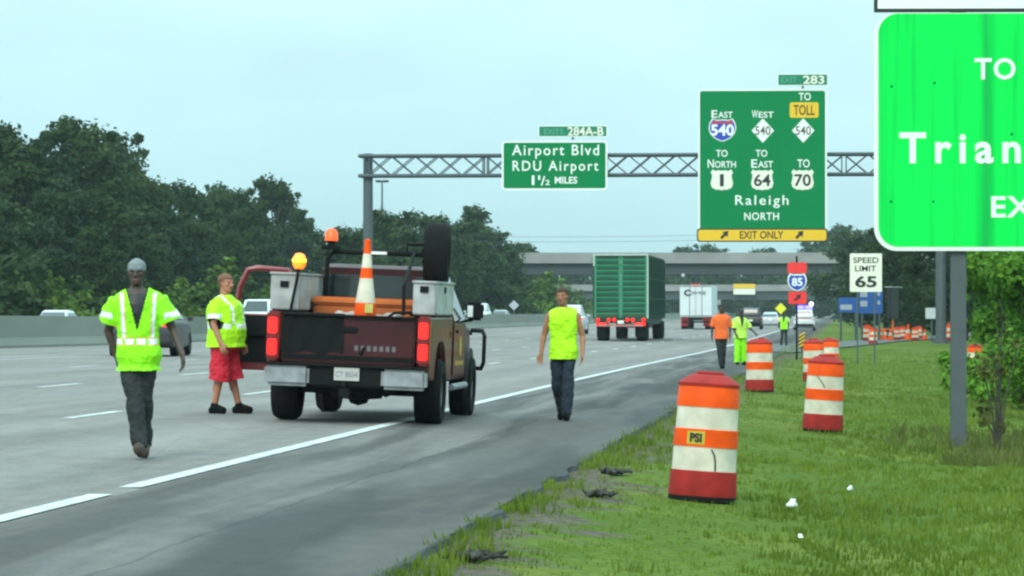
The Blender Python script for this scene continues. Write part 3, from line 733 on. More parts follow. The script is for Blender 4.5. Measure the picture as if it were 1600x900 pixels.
q = MB(); a, b = P(1234, 184), P(1279, 160); q.prism(rrect(a[0], a[1], b[0], b[1], .12), -.034, -.027); pl = q.build('toll_plate', M_yel, t); lt(pl, P, 'TOLL', 1240, 164, 1273, 180, M_black, .012, 'lettering', -.036)
for s_, x in (('TO', 1128), ('TO', 1190)): lt(t, P, s_, x - 9, 234, x + 9, 245)
first_big('NORTH', 1106, 249, 1150, 262); first_big('EAST', 1174, 249, 1208, 262); lt(t, P, 'TO', 1246, 249, 1265, 262)
lt(t, P, 'Raleigh', 1149, 305, 1232, 325, sp=1.25, bold=.008); lt(t, P, 'NORTH', 1163, 332, 1217, 344, sp=1.1)
def shield_poly(cx, cz, w, h):
    half = [(0, .46), (.22, .44), (.36, .50), (.46, .30), (.49, .08), (.44, -.14), (.30, -.34), (.12, -.46), (0, -.5)]
    pts = half + [(-x, z) for x, z in half[-2:0:-1]]
    return [(cx + x * w, cz + z * h) for x, z in pts]
def us_poly(cx, cz, w, h):
    half = [(0, .43), (.14, .46), (.30, .42), (.40, .50), (.50, .36), (.43, .22), (.46, .02), (.50, -.16), (.44, -.36), (.26, -.46), (.08, -.46), (0, -.5)]
    pts = half + [(-x, z) for x, z in half[-2:0:-1]]
    return [(cx + x * w, cz + z * h) for x, z in pts]
cx, cz = P(1129, 203)
q = MB(); q.prism(shield_poly(cx, cz, 44 * k, 36 * k), -.033, -.027); sh = q.build('interstate_shield', M_white, t)
q = MB(); q.prism(shield_poly(cx, cz, 41 * k, 33 * k), -.038, -.0335); q.build('shield_field', M_blue, sh)
q = MB(); q.prism([(cx - 17 * k, cz + 10 * k), (cx + 17 * k, cz + 10 * k), (cx + 15 * k, cz + 15 * k), (cx, cz + 13 * k), (cx - 15 * k, cz + 15 * k)], -.042, -.0385); q.build('red_band', M_sred, sh)
lt(sh, P, '540', 1111, 194, 1147, 212, M_white, .03, 'number', -.041)
for x in (1192, 1255):
    cx, cz = P(x, 204); r = 19 * k
    q = MB(); q.prism([(cx - r * .92, cz), (cx, cz - r), (cx + r * .92, cz), (cx, cz + r)], -.033, -.027); dm = q.build('diamond_shield', M_white, t)
    lt(dm, P, '540', x - 12, 197, x + 12, 211, mat('shield_brown', (.10, .06, .05), .5), .01, 'number', -.036)
for x, s_ in ((1128, '1'), (1191, '64'), (1254, '70')):
    cx, cz = P(x, 281); q = MB(); q.prism(us_poly(cx, cz, 35 * k, 33 * k), -.033, -.027); us = q.build('route_shield', M_cream, t)
    hw = 3 if s_ == '1' else 13
    lt(us, P, s_, x - hw, 272, x + hw, 291, M_black, .02, 'number', -.036)
for xx in (-2, 0, 2): bk = MB(); bk.box((xx, .2, 4.0), (.14, .32, 7.4)); bk.build('bracket', M_galvd, t)
t, P, k = gsign('exit_tab', 'small green exit tab 283 above the tall route sign', 'exit tab', 1215, 115, 1294, 134, .1, border=.05, m=M_green2)
lt(t, P, 'EXIT', 1221, 120, 1245, 129, MATS['faded_letter_green'], .01); lt(t, P, '283', 1255, 118, 1288, 131, M_cream, .02)
bk = MB(); bk.box((0, .06, .16), (.12, .06, .6)); bk.build('bracket', M_galvd, t)
# ------------------------------------------------------------------ bright green roadside sign, close on the right
SY = 47.0
def big_sign_face():
    m = bpy.data.materials.new('glaring_green_sheeting'); m.use_nodes = True
    n, l = m.node_tree.nodes, m.node_tree.links; p = n['Principled BSDF']; p.inputs['Roughness'].default_value = .6; p.inputs['Specular IOR Level'].default_value = .15
    t = n.new('ShaderNodeTexCoord'); mp = n.new('ShaderNodeMapping'); mp.inputs['Scale'].default_value = (3.2, 1, .16); l.new(t.outputs['Object'], mp.inputs[0])
    a = n.new('ShaderNodeTexNoise'); a.inputs['Scale'].default_value = 1.6; a.inputs['Detail'].default_value = 6; l.new(mp.outputs[0], a.inputs['Vector'])
    r = n.new('ShaderNodeValToRGB'); r.color_ramp.elements[0].position = .20; r.color_ramp.elements[0].color = (.0, .46, .07, 1)
    r.color_ramp.elements[1].position = .50; r.color_ramp.elements[1].color = (.0, .84, .092, 1)
    sx = n.new('ShaderNodeSeparateXYZ'); l.new(t.outputs['Object'], sx.inputs[0])
    def mm(op, a_, b_):
        q = n.new('ShaderNodeMath'); q.operation = op
        for i_, v_ in enumerate((a_, b_)):
            if isinstance(v_, (int, float)): q.inputs[i_].default_value = v_
            else: l.new(v_, q.inputs[i_])
        return q.outputs[0]
    acc = a.outputs[0]      # rain dirt run down beside the panel seam and at the lower corner
    for x_, w_, k_ in ((1.46, .20, .30), (.10, .22, .22), (1.66, .16, .18), (.75, .10, .10)):
        d_ = mm('MULTIPLY', mm('SUBTRACT', 1.0, mm('MINIMUM', 1.0, mm('DIVIDE', mm('ABSOLUTE', mm('SUBTRACT', sx.outputs[0], x_), 0), w_))), k_)
        acc = mm('SUBTRACT', acc, mm('MULTIPLY', d_, mm('MULTIPLY', a.outputs[0], 1.6)))
    l.new(acc, r.inputs[0]); l.new(r.outputs[0], p.inputs['Base Color'])
    return m
kx = SY / F
x0 = (1366 - 800) * kx; base = at(1500, SY).z
t = thing('guide_sign', 'huge glaring green roadside sign reading TO Trian, cut off by the right edge', 'road sign', (x0, SY, base), R(-1.5))
P = lambda x, y: ((x - 1366) * kx, zAt(y, SY) - base)
a, b = P(1366, 392), P(1800, 20)
q = MB(); q.prism(rrect(a[0], a[1], b[0], b[1], .30, 10), -.02, .03); q.build('panel_border', M_white, t)
q = MB(); q.prism(rrect(a[0] + .055, a[1] + .055, b[0] - .055, b[1] - .01, .26, 10), -.026, -.021); q.build('face', big_sign_face(), t)
q = MB(); a2 = P(1540, 0)[0]
q.box((a2, -.0275, (a[1] + b[1]) / 2), (.012, .003, b[1] - a[1] - .14)); q.build('panel_seam', mat('seam_green', (.004, .36, .09), .6), t)
for bx, by in ((1393, 135), (1392, 315), (1458, 315), (1460, 130), (1580, 210)): cx, cz = P(bx, by); q = MB(); q.lathe([(.018, -.03), (.018, -.026), (0, -.03)], (cx, 0, cz), 8, 'y'); q.build('bolt_head', M_green, t)
lt(t, P, 'TO', 1522, 91, 1586, 125, sp=1.1, bold=.02); lt(t, P, 'Trian', 1405, 207, 1594, 256, sp=1.35, bold=.025)
lt(t, P, 'gle', 1609, 222, 1700, 270, sp=1.35, bold=.025); lt(t, P, 'EXIT', 1548, 307, 1660, 340, sp=1.1, bold=.02)
a, b = P(1366, 19), P(1800, -90)
q = MB(); q.prism([(a[0], a[1]), (b[0], a[1]), (b[0], b[1]), (a[0], b[1])], -.03, .03); tp = q.build('upper_panel_border', M_black, t)
q = MB(); q.prism([(a[0] + .045, a[1] + .045), (b[0] - .045, a[1] + .045), (b[0] - .045, b[1] - .045), (a[0] + .045, b[1] - .045)], -.036, -.031); q.build('upper_panel', M_white, t)
for px in (1498, 1740):
    q = MB(); cx = P(px, 0)[0]; hz = P(0, -60)[1]
    q.box((cx, .16, hz / 2 - .1), (.20, .012, hz + .2)); q.box((cx, .06, hz / 2 - .1), (.20, .014, hz + .2)); q.box((cx, .11, hz / 2 - .1), (.012, .09, hz + .2)); q.build('post', M_galv, t)
# ------------------------------------------------------------------ traffic drums
def drum():
    t = thing('traffic_drum', 'x', 'traffic drum')
    b = MB()
    prof = [(.285, 0), (.29, .03), (.282, .21), (.272, .215), (.268, .41), (.274, .415), (.27, .56), (.262, .565), (.258, .745), (.264, .75), (.255, .925), (.235, .955), (.225, .965)]
    mis = [0, 0, 0, 1, 1, 2, 2, 1, 1, 2, 2, 0]
    b.lathe(prof, n=28, mis=mis); b.build('barrel', [M_drumr, M_drumw, M_org], t, True)
    q = MB(); q.lathe([(.26, .925), (.262, .95), (.245, .965), (.165, 1.02), (.15, 1.025), (0, 1.015)], n=28); ld = q.build('lid', M_drumr, t, True)
    q = MB(); q.tube([(-.12, -.05, 1.01), (-.10, -.05, 1.035), (.10, -.05, 1.035), (.12, -.05, 1.01)], .018, 8); q.build('handle', M_drumr, ld, True)
    q = MB(); q.lathe([(.288, -.04), (.288, .0), (.275, .005)], n=28); q.build('rubber_base', M_rubber, t, True)
    return t
d0 = drum()
GD = 'orange and white traffic drums along the verge'
dl = [(1097, 30.3, (R(-1), R(3.8), 0), 'nearest traffic drum, leaning, with a yellow sticker on its orange band', 1.0),
      (1285, 50.5, (0, R(3.2), 1.0), 'second nearest drum standing in the grass, with a cracked upper white band', 1.0),
      (1187, 71, (0, R(.5), 2.), 'drum at the shoulder edge right of the workers in orange and lime', .99),
      (1272, 88, (0, R(1), 3.), 'drum half hidden behind the cracked drum in the grass', .98),
      (1297, 105, (0, R(-1), 4.), 'farthest drum of the close row, behind the half hidden one', .96),
      (1523, 112, (0, R(2), 5.), 'small drum seen just right of the thick grey sign post', .9)]
DR = []
for i, (px, Y, rot, lab, k) in enumerate(dl):
    o = d0 if i == 0 else dup(d0)
    o.location = at(px, Y, .0); o.rotation_euler = rot; o.scale = (k,) * 3; o['label'] = lab; o['group'] = GD; DR.append(o)
# its own sticker and tear
def patch(par, r, a0, a1, z0, z1, m, name, n=6):
    q = MB()
    for i in range(n):
        b0, b1 = a0 + (a1 - a0) * i / n, a0 + (a1 - a0) * (i + 1) / n
        q.quad((r * math.sin(b0), -r * math.cos(b0), z0), (r * math.sin(b1), -r * math.cos(b1), z0), (r * math.sin(b1), -r * math.cos(b1), z1), (r * math.sin(b0), -r * math.cos(b0), z1))
    return q.build(name, m, par)
stk = patch(DR[0], .2765, R(-38), R(-5), .435, .545, mat('sticker_yellow', (.55, .42, .03), .5), 'sticker')
pl = txt('PSI', 'lettering', -.155, .452, -.05, .53, 0, M_black, stk, .04, .004)
for v in pl.data.vertices:
    a = v.co.x / .28; r = .279 - v.co.y
    v.co = Vector((r * math.sin(a), -r * math.cos(a), v.co.z))
def tear(par, pts, r, w=.007):
    q = MB()
    for (a, z), (b, y) in zip(pts, pts[1:]):
        q.quad(*[(r(zz) * math.sin(aa), -r(zz) * math.cos(aa), zz) for aa, zz in ((a - w / .27, z), (a + w / .27, z), (b + w / .27, y), (b - w / .27, y))])
    return q.build('tear', M_black, par)
tear(DR[0], [(R(8), .40), (R(14), .35), (R(16), .30), (R(17), .22)], lambda z: .276)
DR[1].rotation_euler = (0, R(3.2), 0)
tear(DR[1], [(R(-30), .745), (R(-14), .66), (R(-4), .58)], lambda z: .268)
# ------------------------------------------------------------------ people
def hand(mb, w, d, side, n, curl=.35, sz=1.0, open_=0.):
    """palm + four bent fingers + thumb.  w wrist, d pointing direction, n palm-facing normal"""
    d = Vector(d).normalized(); n = Vector(n); n = (n - d * n.dot(d)).normalized(); u = d.cross(n) * side
    w = Vector(w)
    for k in range(4): mb.caps(w + u * (.011 * (k - 1.5)), w + d * .088 * sz + u * (.0205 * (k - 1.5)), .017, .0125, 8)
    L = [.066, .078, .073, .056]
    for k in range(4):
        b = w + d * .090 * sz + u * (.0225 * (k - 1.5))
        c1 = (d + n * curl + u * .10 * (k - 1.5)).normalized(); c2 = (d * .75 + n * (curl * 2.2) + u * .08 * (k - 1.5)).normalized()
        m = b + c1 * L[k] * .55 * sz; e_ = m + c2 * L[k] * .5 * sz
        mb.caps(b, m, .0092, .0085, 8); mb.caps(m, e_, .0085, .0072, 8)
    tb = w + d * .025 - u * .026
    m = tb + (d * .75 - u * .75 + n * .35).normalized() * .042; e_ = m + (d * .95 - u * .15 + n * .4).normalized() * .036
    mb.caps(tb, m, .0135, .0105, 8); mb.caps(m, e_, .0105, .008, 8)
TORSO = [(.84, .15, .105), (.92, .172, .125), (.99, .166, .120), (1.09, .150, .112), (1.20, .160, .118), (1.32, .178, .124), (1.40, .178, .116), (1.455, .145, .098), (1.50, .085, .075), (1.53, .06, .06)]
def torso_rows(B, infl, z0=None, zadd=0):
    g, bel, sh, ln = B.get('g', 1), B.get('belly', 0), B.get('shift', 0), B.get('lean', 0)
    rows = []
    for z, rx, ry in TORSO:
        if z0 is not None and z < z0: continue
        b = bel * math.exp(-((z - 1.08) / .14) ** 2)
        f = (z - .94)
        gg = g if z < 1.44 else 1
        rows.append((z, sh * f, ln * f - b * .8, rx * gg + infl + b * .5, ry * gg + infl + b))
    return rows
def headM(B, neck):
    return Matrix.Translation(neck) @ Euler((B.get('nod', 0), B.get('roll', 0), B.get('turn', 0))).to_matrix().to_4x4()
def person(label, loc, yaw, h, J, B, skin, top, bottom, shoes, hair, voxel=.0065, group='road workers'):
    root = thing('person', label, 'person', loc, yaw, group); root.scale = (h / 1.8,) * 3
    g = B.get('g', 1); V = Vector
    nk = V((B.get('shift', 0) * .6, B.get('lean', 0) * .6, 1.52)); hc = nk + V((0, -.015, .165)); HM = headM(B, nk)
    m = MB()
    m.loftz(torso_rows(B, 0), 20, 2.3)
    m.caps(nk - V((0, 0, .06)), HM @ V((0, .0, .09)), .060 * (g ** .5), .054 * (g ** .5))
    # head
    hr = [(-.118, -.052, .022, .022), (-.108, -.045, .038, .044), (-.085, -.026, .052, .066), (-.05, -.008, .062, .084), (0, .002, .070, .094), (.04, .006, .0745, .099), (.075, .008, .069, .092), (.10, .010, .052, .07), (.118, .010, .025, .035)]
    sub = MB(); sub.loftz([(z, 0, cy, rx * (1 + .25 * (g - 1)), ry) for z, cy, rx, ry in hr], 18)
    sub.caps((0, -.092, .012), (0, -.112, -.032), .010, .0145, 8); sub.caps((-.013, -.098, -.036), (.013, -.098, -.036), .010, .010, 8)
    sub.caps((-.042, -.082, .027), (.042, -.082, .027), .012, .012, 8); sub.caps((-.02, -.086, -.068), (.02, -.086, -.068), .009, .009, 8)
    sub.caps((-.045, -.066, -.015), (-.05, -.04, -.02), .02, .018, 8); sub.caps((.045, -.066, -.015), (.05, -.04, -.02), .02, .018, 8)
    for sx in (-1, 1): sub.caps((sx * .073, .008, .022), (sx * .074, .004, -.022), .015, .011, 8)
    for v in sub.b.verts: v.co = HM @ (v.co + V((0, -.015, .165)))
    m._merge(sub.b)
    for s in ('L', 'R'):
        sd = -1 if s == 'L' else 1
        m.caps(nk + V((sd * .03, .015, -.01)), V(J['s' + s]) + V((-sd * .03, .01, .015)), .05, .045)
        sh, el, wr, hi, kn, an, to = (V(J[q + s]) for q in ('s', 'e', 'w', 'h', 'k', 'a', 't'))
        m.caps(sh, el, .056, .041); m.caps(sh + (el - sh) * .2, sh + (el - sh) * .6, .052, .05)
        m.caps(el, wr, .041, .028); m.caps(el + (wr - el) * .12, el + (wr - el) * .4, .043, .037)
        hand(m, wr, J.get('d' + s, (wr - el)), sd, J.get('n' + s, (-sd, 0, 0)), J.get('c' + s, .35))
        m.caps(hi, kn, .086 * g ** .5, .058); m.caps(kn, an, .057, .039); m.caps(kn + (an - kn) * .15 + V((0, .015, 0)), kn + (an - kn) * .45 + V((0, .02, 0)), .052, .05)
        m.caps(an, to, .042, .034)
    me = fuse(m, voxel, 3, .5)
    body = link('body', me, [skin, M_eye, M_lip], root, True)
    inv = HM.inverted()
    for p in me.polygons:
        if p.center.z < 1.5: continue
        c = inv @ p.center - V((0, -.015, .165))
        if c.y < -.06:
            if min((c - V((sx, c.y, .004))).length for sx in (-.032, .032)) < .0115: p.material_index = 1
            elif abs(c.z + .066) < .008 and abs(c.x) < .024: p.material_index = 2
    # hair or cap
    if hair:
        hk, hm = hair
        q = MB(); e_ = .007 if hair[0] == 'cap' else .017
        if hk == 'cap':
            q.loftz([(z, 0, cy + (.004 if z < .03 else 0), rx + e_ + .004, ry + e_ + .004) for z, cy, rx, ry in hr if z > -.02] + [(.13, 0, .01, .012, .015)], 18)
            q.caps((-.04, -.085, .032), (.04, -.085, .032), .02, .02, 8)
        else:
            q.loftz([(z, 0, cy + .008, rx + e_, ry + e_) for z, cy, rx, ry in hr if z > -.055] + [(.134, 0, .01, .014, .018)], 18)
        for v in q.b.verts: v.co = HM @ (v.co + V((0, -.015, .165)))
        hm_ = fuse(q, .008, 2); bb = bmesh.new(); bb.from_mesh(hm_)
        kill = []
        for f in bb.faces:
            c = inv @ f.calc_center_median() - V((0, -.015, .165))
            if hk == 'cap':
                if c.z < .018: kill.append(f)
            elif c.z < .058 and c.y < -.035 + max(0, (.03 - c.z)) * .6: kill.append(f)
            elif c.z < -.045 or (abs(c.x) > .055 and c.z < .02 and c.y < .03): kill.append(f)
        bmesh.ops.delete(bb, geom=kill, context='FACES'); bb.to_mesh(hm_); bb.free()
        link('cap' if hk == 'cap' else 'hair', hm_, hm, root, True)
    def cloth(name, mbx, vox, kill, paint, mats, wr=.006, it=4):
        ms = fuse(mbx, vox, it); bb = bmesh.new(); bb.from_mesh(ms); bb.normal_update()
        for v in bb.verts:
            c = v.co
            v.co = c + v.normal * wr * (1.2 * noise.noise(V((c.x * 8 + c.z * 3, c.y * 8, c.z * 6 - c.x * 2))) + .9 * (.5 - abs(noise.noise(V((c.x * 13 + c.z * 5, c.y * 13, c.z * 17 + 4))))) + .4 * noise.noise(V((c.x * 30, c.y * 30, c.z * 18))))
        dl_ = []
        for f in bb.faces:
            c = f.calc_center_median()
            if kill(c, f.normal): dl_.append(f)
            else: f.material_index = paint(c) if paint else 0
        bmesh.ops.delete(bb, geom=dl_, context='FACES'); bb.to_mesh(ms); bb.free()
        return link(name, ms, mats, root, True)
    vc = max(voxel * 1.4, .009)
    # top garment
    q = MB(); hem = top['hem']; inf = top.get('infl', .022)
    rows = torso_rows(B, inf)
    r0 = [r for r in rows if r[0] > hem + .02]
    fl = top.get('flare', 0)
    fr = r0[0]; q.loftz([(hem - .04, fr[1], fr[2], max(fr[3], .185 * g) + fl, max(fr[4], .135 * g) + fl), (hem + .01, fr[1], fr[2], max(fr[3], .183 * g) + fl * .8, max(fr[4], .133 * g) + fl * .8)] + r0, 20, 2.3)
    ends = []
    for s in ('L', 'R'):
        sh, el, wr = V(J['s' + s]), V(J['e' + s]), V(J['w' + s]); fs = top.get('sleeve', .6)
        sg_ = -1 if s == 'L' else 1
        q.caps(nk + V((sg_ * .055, .012, -.03)), sh + V((-sg_ * .02, .008, .008)), .048 + inf * .6, .052 + inf * .6)
        if fs <= 0: q.caps(sh, sh, .072, .072); continue
        d = (el - sh).normalized(); r0_ = top.get('r0', .072); r1_ = top.get('r1', .075)
        if fs <= 1:
            en = sh + (el - sh) * fs; q.tube([sh - d * .02, sh + (en - sh) * .5, en], [r0_, (r0_ + r1_) / 2, r1_], 14); q.caps(sh, sh, r0_, r0_); ends.append((en, d))
        else:
            en = el + (wr - el) * (fs - 1); q.caps(sh, el, r0_, r1_); d2 = (wr - el).normalized(); q.tube([el, en], [r1_, r1_ * .8], 14); ends.append((en, d2))
    def killtop(c, n):
        if c.z < hem: return True
        if c.z > 1.475 and (V((c.x - nk.x, c.y - nk.y)).length < .082): return True
        for en, d in ends:
            if (c - en).length < .13 and (c - en).dot(d) > -.012 and n.dot(d) > .3: return True
        if top.get('sleeve', .6) <= 0:
            for s in ('L', 'R'):
                sg = -1 if s == 'L' else 1
                if (c.x - J['s' + s][0]) * sg > .005 and c.z < 1.50 and (c - V(J['s' + s])).length < .1 and n.x * sg > .25: return True
        nf = top.get('neck')
        return bool(nf and nf(c))
    cloth(top['name'], q, vc, killtop, top.get('paint'), top['mats'], top.get('wr', .006))
    if top.get('under'):
        q = MB(); q.loftz(torso_rows(B, .008, .9), 20, 2.3)
        cloth('undershirt', q, vc, lambda c, n: c.z < .95 or c.z > 1.49, None, [top['under']], .003)
    # trousers
    q = MB(); bi = bottom.get('infl', .018); wz = 1.03
    q.loftz([(z, cx, cy, rx, ry) for z, cx, cy, rx, ry in torso_rows(B, bi) if z < 1.1], 20, 2.3)
    cuts = []
    for s in ('L', 'R'):
        hi, kn, an = V(J['h' + s]), V(J['k' + s]), V(J['a' + s])
        rk = bottom.get('rk', .075); ra = bottom.get('ra', .062)
        q.caps(hi, kn, .098 * g ** .5 + bottom.get('wide', 0), rk)
        if bottom.get('short'):
            d = (an - kn).normalized(); en = kn + d * .10; q.tube([hi + (kn - hi) * .3, kn, en], [.1 * g ** .5, rk + bottom.get('wide', 0) + .012, rk + bottom.get('wide', 0) + .018], 14); cuts.append((en, d))
        else:
            d = (an - kn).normalized(); en = an + d * .03; q.tube([kn, kn + (an - kn) * .5, en], [rk, (rk + ra) / 2 + .004, ra], 14); cuts.append((en, d))
    def killbot(c, n):
        if c.z > wz + .04: return True
        for en, d in cuts:
            if (c - en).length < .16 and (c - en).dot(d) > -.014: return True
        return False
    cloth(bottom['name'], q, vc, killbot, None, [bottom['mat']], bottom.get('wr', .008))
    # shoes
    for s in ('L', 'R'):
        an, to = V(J['a' + s]), V(J['t' + s]); d = (to - an); fd = V((d.x, d.y, 0)).normalized()
        low = min(an.z - .085, to.z - .04); q = MB()
        heel = an - fd * .055; heel.z = an.z - .045; toe = V(to)
        q.caps(heel, toe, .043, .036); q.caps(heel + V((0, 0, -.01)), heel + V((0, 0, -.012)) + fd * .02, .044, .042)
        q.caps(an + V((0, 0, -.03)), an + V((0, 0, .012 + shoes[2])), .054, .052); q.caps(an - V((0, 0, .012)), toe + V((0, 0, .006)), .056, .044)
        q.caps(heel - V((0, 0, .02)), toe - V((0, 0, .01)), .042, .04)
        link(shoes[0], fuse(q, .009, 2), shoes[1], root, True)
    return root
def J0(**kw):
    j = dict(sL=(-.178, .0, 1.425), sR=(.178, .0, 1.425), eL=(-.235, .03, 1.14), eR=(.235, .03, 1.14), wL=(-.245, -.06, .89), wR=(.245, -.06, .89),
             hL=(-.088, 0, .92), hR=(.088, 0, .92), kL=(-.098, -.015, .51), kR=(.098, -.015, .51), aL=(-.10, .03, .095), aR=(.10, .03, .095), tL=(-.125, -.13, .042), tR=(.125, -.13, .042))
    j.update(kw); return j
def vest_paint(c):
    y = abs(c.x)
    if 1.028 < c.z < 1.037 or 1.085 < c.z < 1.093: return 2
    if 1.035 < c.z < 1.085: return 1 if (math.sin(c.x * 60) > -.75) else 0
    if 1.085 <= c.z and .105 < y - (c.z - 1.1) * .06 < .142 and c.z < 1.50: return 2 if y - (c.z - 1.1) * .06 < .111 else 1
    if y > .235 and abs(c.z - (1.295 + (y - .26) * .25)) < .026: return 1
    return 0
# man 1: walking towards us in the near lane
p1 = ground_at(216, 717)
j1 = J0(sL=(-.185, .01, 1.42), eL=(-.27, .10, 1.16), wL=(-.20, .10, .93), sR=(.185, -.01, 1.42), eR=(.315, .02, 1.17), wR=(.395, -.10, .945), dR=(.12, -.15, -1), nR=(-.7, -.2, 0), dL=(.2, .2, -1),
        hL=(-.080, 0, .92), hR=(.085, 0, .92), kL=(-.03, -.10, .53), kR=(.045, .03, .50), aL=(.015, -.17, .12), aR=(.055, .26, .125), tL=(-.005, -.33, .10), tR=(.06, .12, .045))
person('man in a light grey cap and open-necked lime vest walking along the lane', p1, R(6), 1.70, j1, {'turn': R(-8), 'g': .98, 'shift': -.02}, M_skin1,
       dict(name='safety_vest', hem=.80, mats=[M_hiv, M_tape, M_tapeo], paint=vest_paint, sleeve=.72, r0=.088, r1=.115, infl=.034, flare=.02, wr=.015,
            neck=lambda c: c.y < .02 and c.z > 1.17 and abs(c.x + .01) < (c.z - 1.17) * .27 + .004, under=M_black),
       dict(name='jeans', mat=M_denim, rk=.078, ra=.066, wr=.015), ('boot', M_boot, .05), ('cap', M_cap))
# man 2: heavy man in red shorts turned to the truck
p2 = ground_at(352, 646)
def paint2(c):
    if 1.10 < c.z < 1.165: return 1 if math.sin(c.x * 40 + c.y * 40) > -.6 else 0
    if c.z > 1.165 and .11 < abs(c.x) < .15: return 1
    if abs(c.x) > .25 and abs(c.z - 1.26) < .03: return 1
    return 0
j2 = J0(sL=(-.205, 0, 1.42), sR=(.205, 0, 1.42), eL=(-.31, -.02, 1.15), wL=(-.33, -.14, .91), eR=(.30, .03, 1.14), wR=(.29, -.08, .90), kL=(-.12, -.0, .51), kR=(.12, -.02, .51),
        hL=(-.10, 0, .92), hR=(.10, 0, .92), aL=(-.15, .07, .095), aR=(.17, -.10, .095), tL=(-.20, -.10, .042), tR=(.17, -.27, .042))
person('heavy man in a lime jacket and red shorts turned towards the open truck door', p2, R(62), 1.70, j2, {'turn': R(-12), 'g': 1.42, 'belly': .035}, M_skin2,
       dict(name='safety_jacket', hem=.86, mats=[M_hiy, M_tape], paint=paint2, sleeve=.85, r0=.092, r1=.098, infl=.028, flare=.012, wr=.014, under=M_black),
       dict(name='shorts', mat=M_redc, short=True, rk=.092, wide=.032, wr=.016), ('shoe', M_shoe, .0), ('hair', mat('thin_reddish_hair', (.16, .07, .04), .8, var=.2, scale=20)))
# man 3: sleeveless yellow shirt and jeans on the shoulder
p3 = ground_at(880, 657)
j3 = J0(sL=(-.18, 0, 1.42), sR=(.18, 0, 1.42), eL=(-.265, .03, 1.15), wL=(-.30, -.03, .90), eR=(.265, .02, 1.14), wR=(.265, -.10, .89), kL=(-.075, .03, .51), kR=(.07, -.10, .53),
        hL=(-.085, 0, .92), hR=(.085, 0, .92), aL=(-.02, .22, .13), aR=(.055, -.12, .10), tL=(-.045, .08, .045), tR=(.05, -.28, .05), nL=(.3, -.8, 0), nR=(-.7, -.3, 0))
person('man in a sleeveless bright yellow shirt and dark jeans walking on the shoulder', p3, R(-4), 1.68, j3, {'turn': R(-14), 'roll': R(-3), 'g': 1.0}, M_skin3,
       dict(name='sleeveless_shirt', hem=.83, mats=[M_hiy], sleeve=0, infl=.024, flare=.004, wr=.014),
       dict(name='jeans', mat=M_denimb, rk=.080, ra=.072, wr=.015), ('shoe', M_shoe, .0), ('hair', M_hairb))
# man 4: orange shirt farther along
p4 = ground_at(1127, 576)
j4 = J0(eL=(-.255, .02, 1.15), wL=(-.265, .0, .90), eR=(.25, .04, 1.14), wR=(.25, -.04, .89), kL=(-.05, -.05, .52), kR=(.06, .03, .5), aL=(.0, -.05, .1), aR=(.05, .2, .12), tL=(-.01, -.22, .045), tR=(.06, .06, .045))
person('man in an orange shirt and grey jeans on the shoulder', p4, R(0), 1.68, j4, {'g': 1.05}, M_skin1,
       dict(name='orange_shirt', hem=.84, mats=[M_orgc], sleeve=.9, r0=.088, r1=.085, infl=.03, flare=.01), dict(name='jeans', mat=M_denim), ('boot', M_shoe, .04), ('hair', M_hairk), .009)
# man 5: lime jacket and trousers
p5 = ground_at(1157, 570)
j5 = J0(eL=(-.24, -.02, 1.15), wL=(-.20, -.16, .98), eR=(.31, -.02, 1.18), wR=(.44, -.15, 1.02), sR=(.18, 0, 1.40), kL=(-.11, -.03, .51), kR=(.10, .02, .5), aL=(-.12, -.02, .095), aR=(.12, .06, .095))
person('man in pale lime jacket and lime over-trousers, half behind a traffic drum', p5, R(12), 1.62, j5, {'g': 1.08, 'nod': R(8), 'lean': -.10}, M_skin1,
       dict(name='safety_jacket', hem=.86, mats=[M_hip], sleeve=.95, r0=.09, r1=.09, infl=.035, flare=.015, neck=lambda c: c.y < .0 and c.z > 1.18 and abs(c.x) < (c.z - 1.18) * .22, under=M_black),
       dict(name='over_trousers', mat=M_hiv, rk=.10, ra=.095, wide=.015), ('boot', M_shoe, .03), ('cap', M_black), .009)
# man 6: far man in vest
p6 = ground_at(1225, 540)
j6 = J0(eL=(-.28, .02, 1.16), wL=(-.22, -.02, .92), kL=(-.10, -.05, .51), kR=(.10, .02, .5), aL=(-.14, -.02, .095), aR=(.12, .03, .095))
person('small far man in lime vest and dark trousers left of the police car', p6, R(-10), 1.66, j6, {'g': 1.05}, M_skin1,
       dict(name='safety_vest', hem=.86, mats=[M_hiv, M_hip], paint=lambda c: 1 if abs(c.x) > .13 else 0, sleeve=.6, r0=.085, r1=.09, infl=.03, neck=lambda c: c.y < 0 and c.z > 1.2 and abs(c.x) < (c.z - 1.2) * .3, under=M_black),
       dict(name='trousers', mat=M_denim), ('boot', M_shoe, .03), ('hair', M_hairk), .010)
# ------------------------------------------------------------------ wheels
def wheel(parent, x, y, r, w, name='wheel', side=1, axis='x', rim=M_steel):
    q = MB(); h = w / 2
    q.lathe([(r * .56, -h * .86), (r * .62, -h), (r * .90, -h), (r * .985, -h * .72), (r, -h * .4), (r, h * .4), (r * .985, h * .72), (r * .90, h), (r * .62, h), (r * .56, h * .86)], (x, y, r), 28, 'x')
    for k in range(3): q.lathe([(r * 1.004, -h * .5 + k * h * .45), (r * 1.004, -h * .40 + k * h * .45)], (x, y, r), 28, 'x')
    wh = q.build(name, M_rubber, parent, True)
    q = MB(); s = side
    q.lathe([(r * .575, s * h * .80), (r * .54, s * h * .70), (r * .50, s * h * .35), (r * .22, s * h * .45), (r * .20, s * h * .7), (0, s * h * .72)], (x, y, r), 20, 'x'); q.build('rim', rim, wh, True)
    return wh
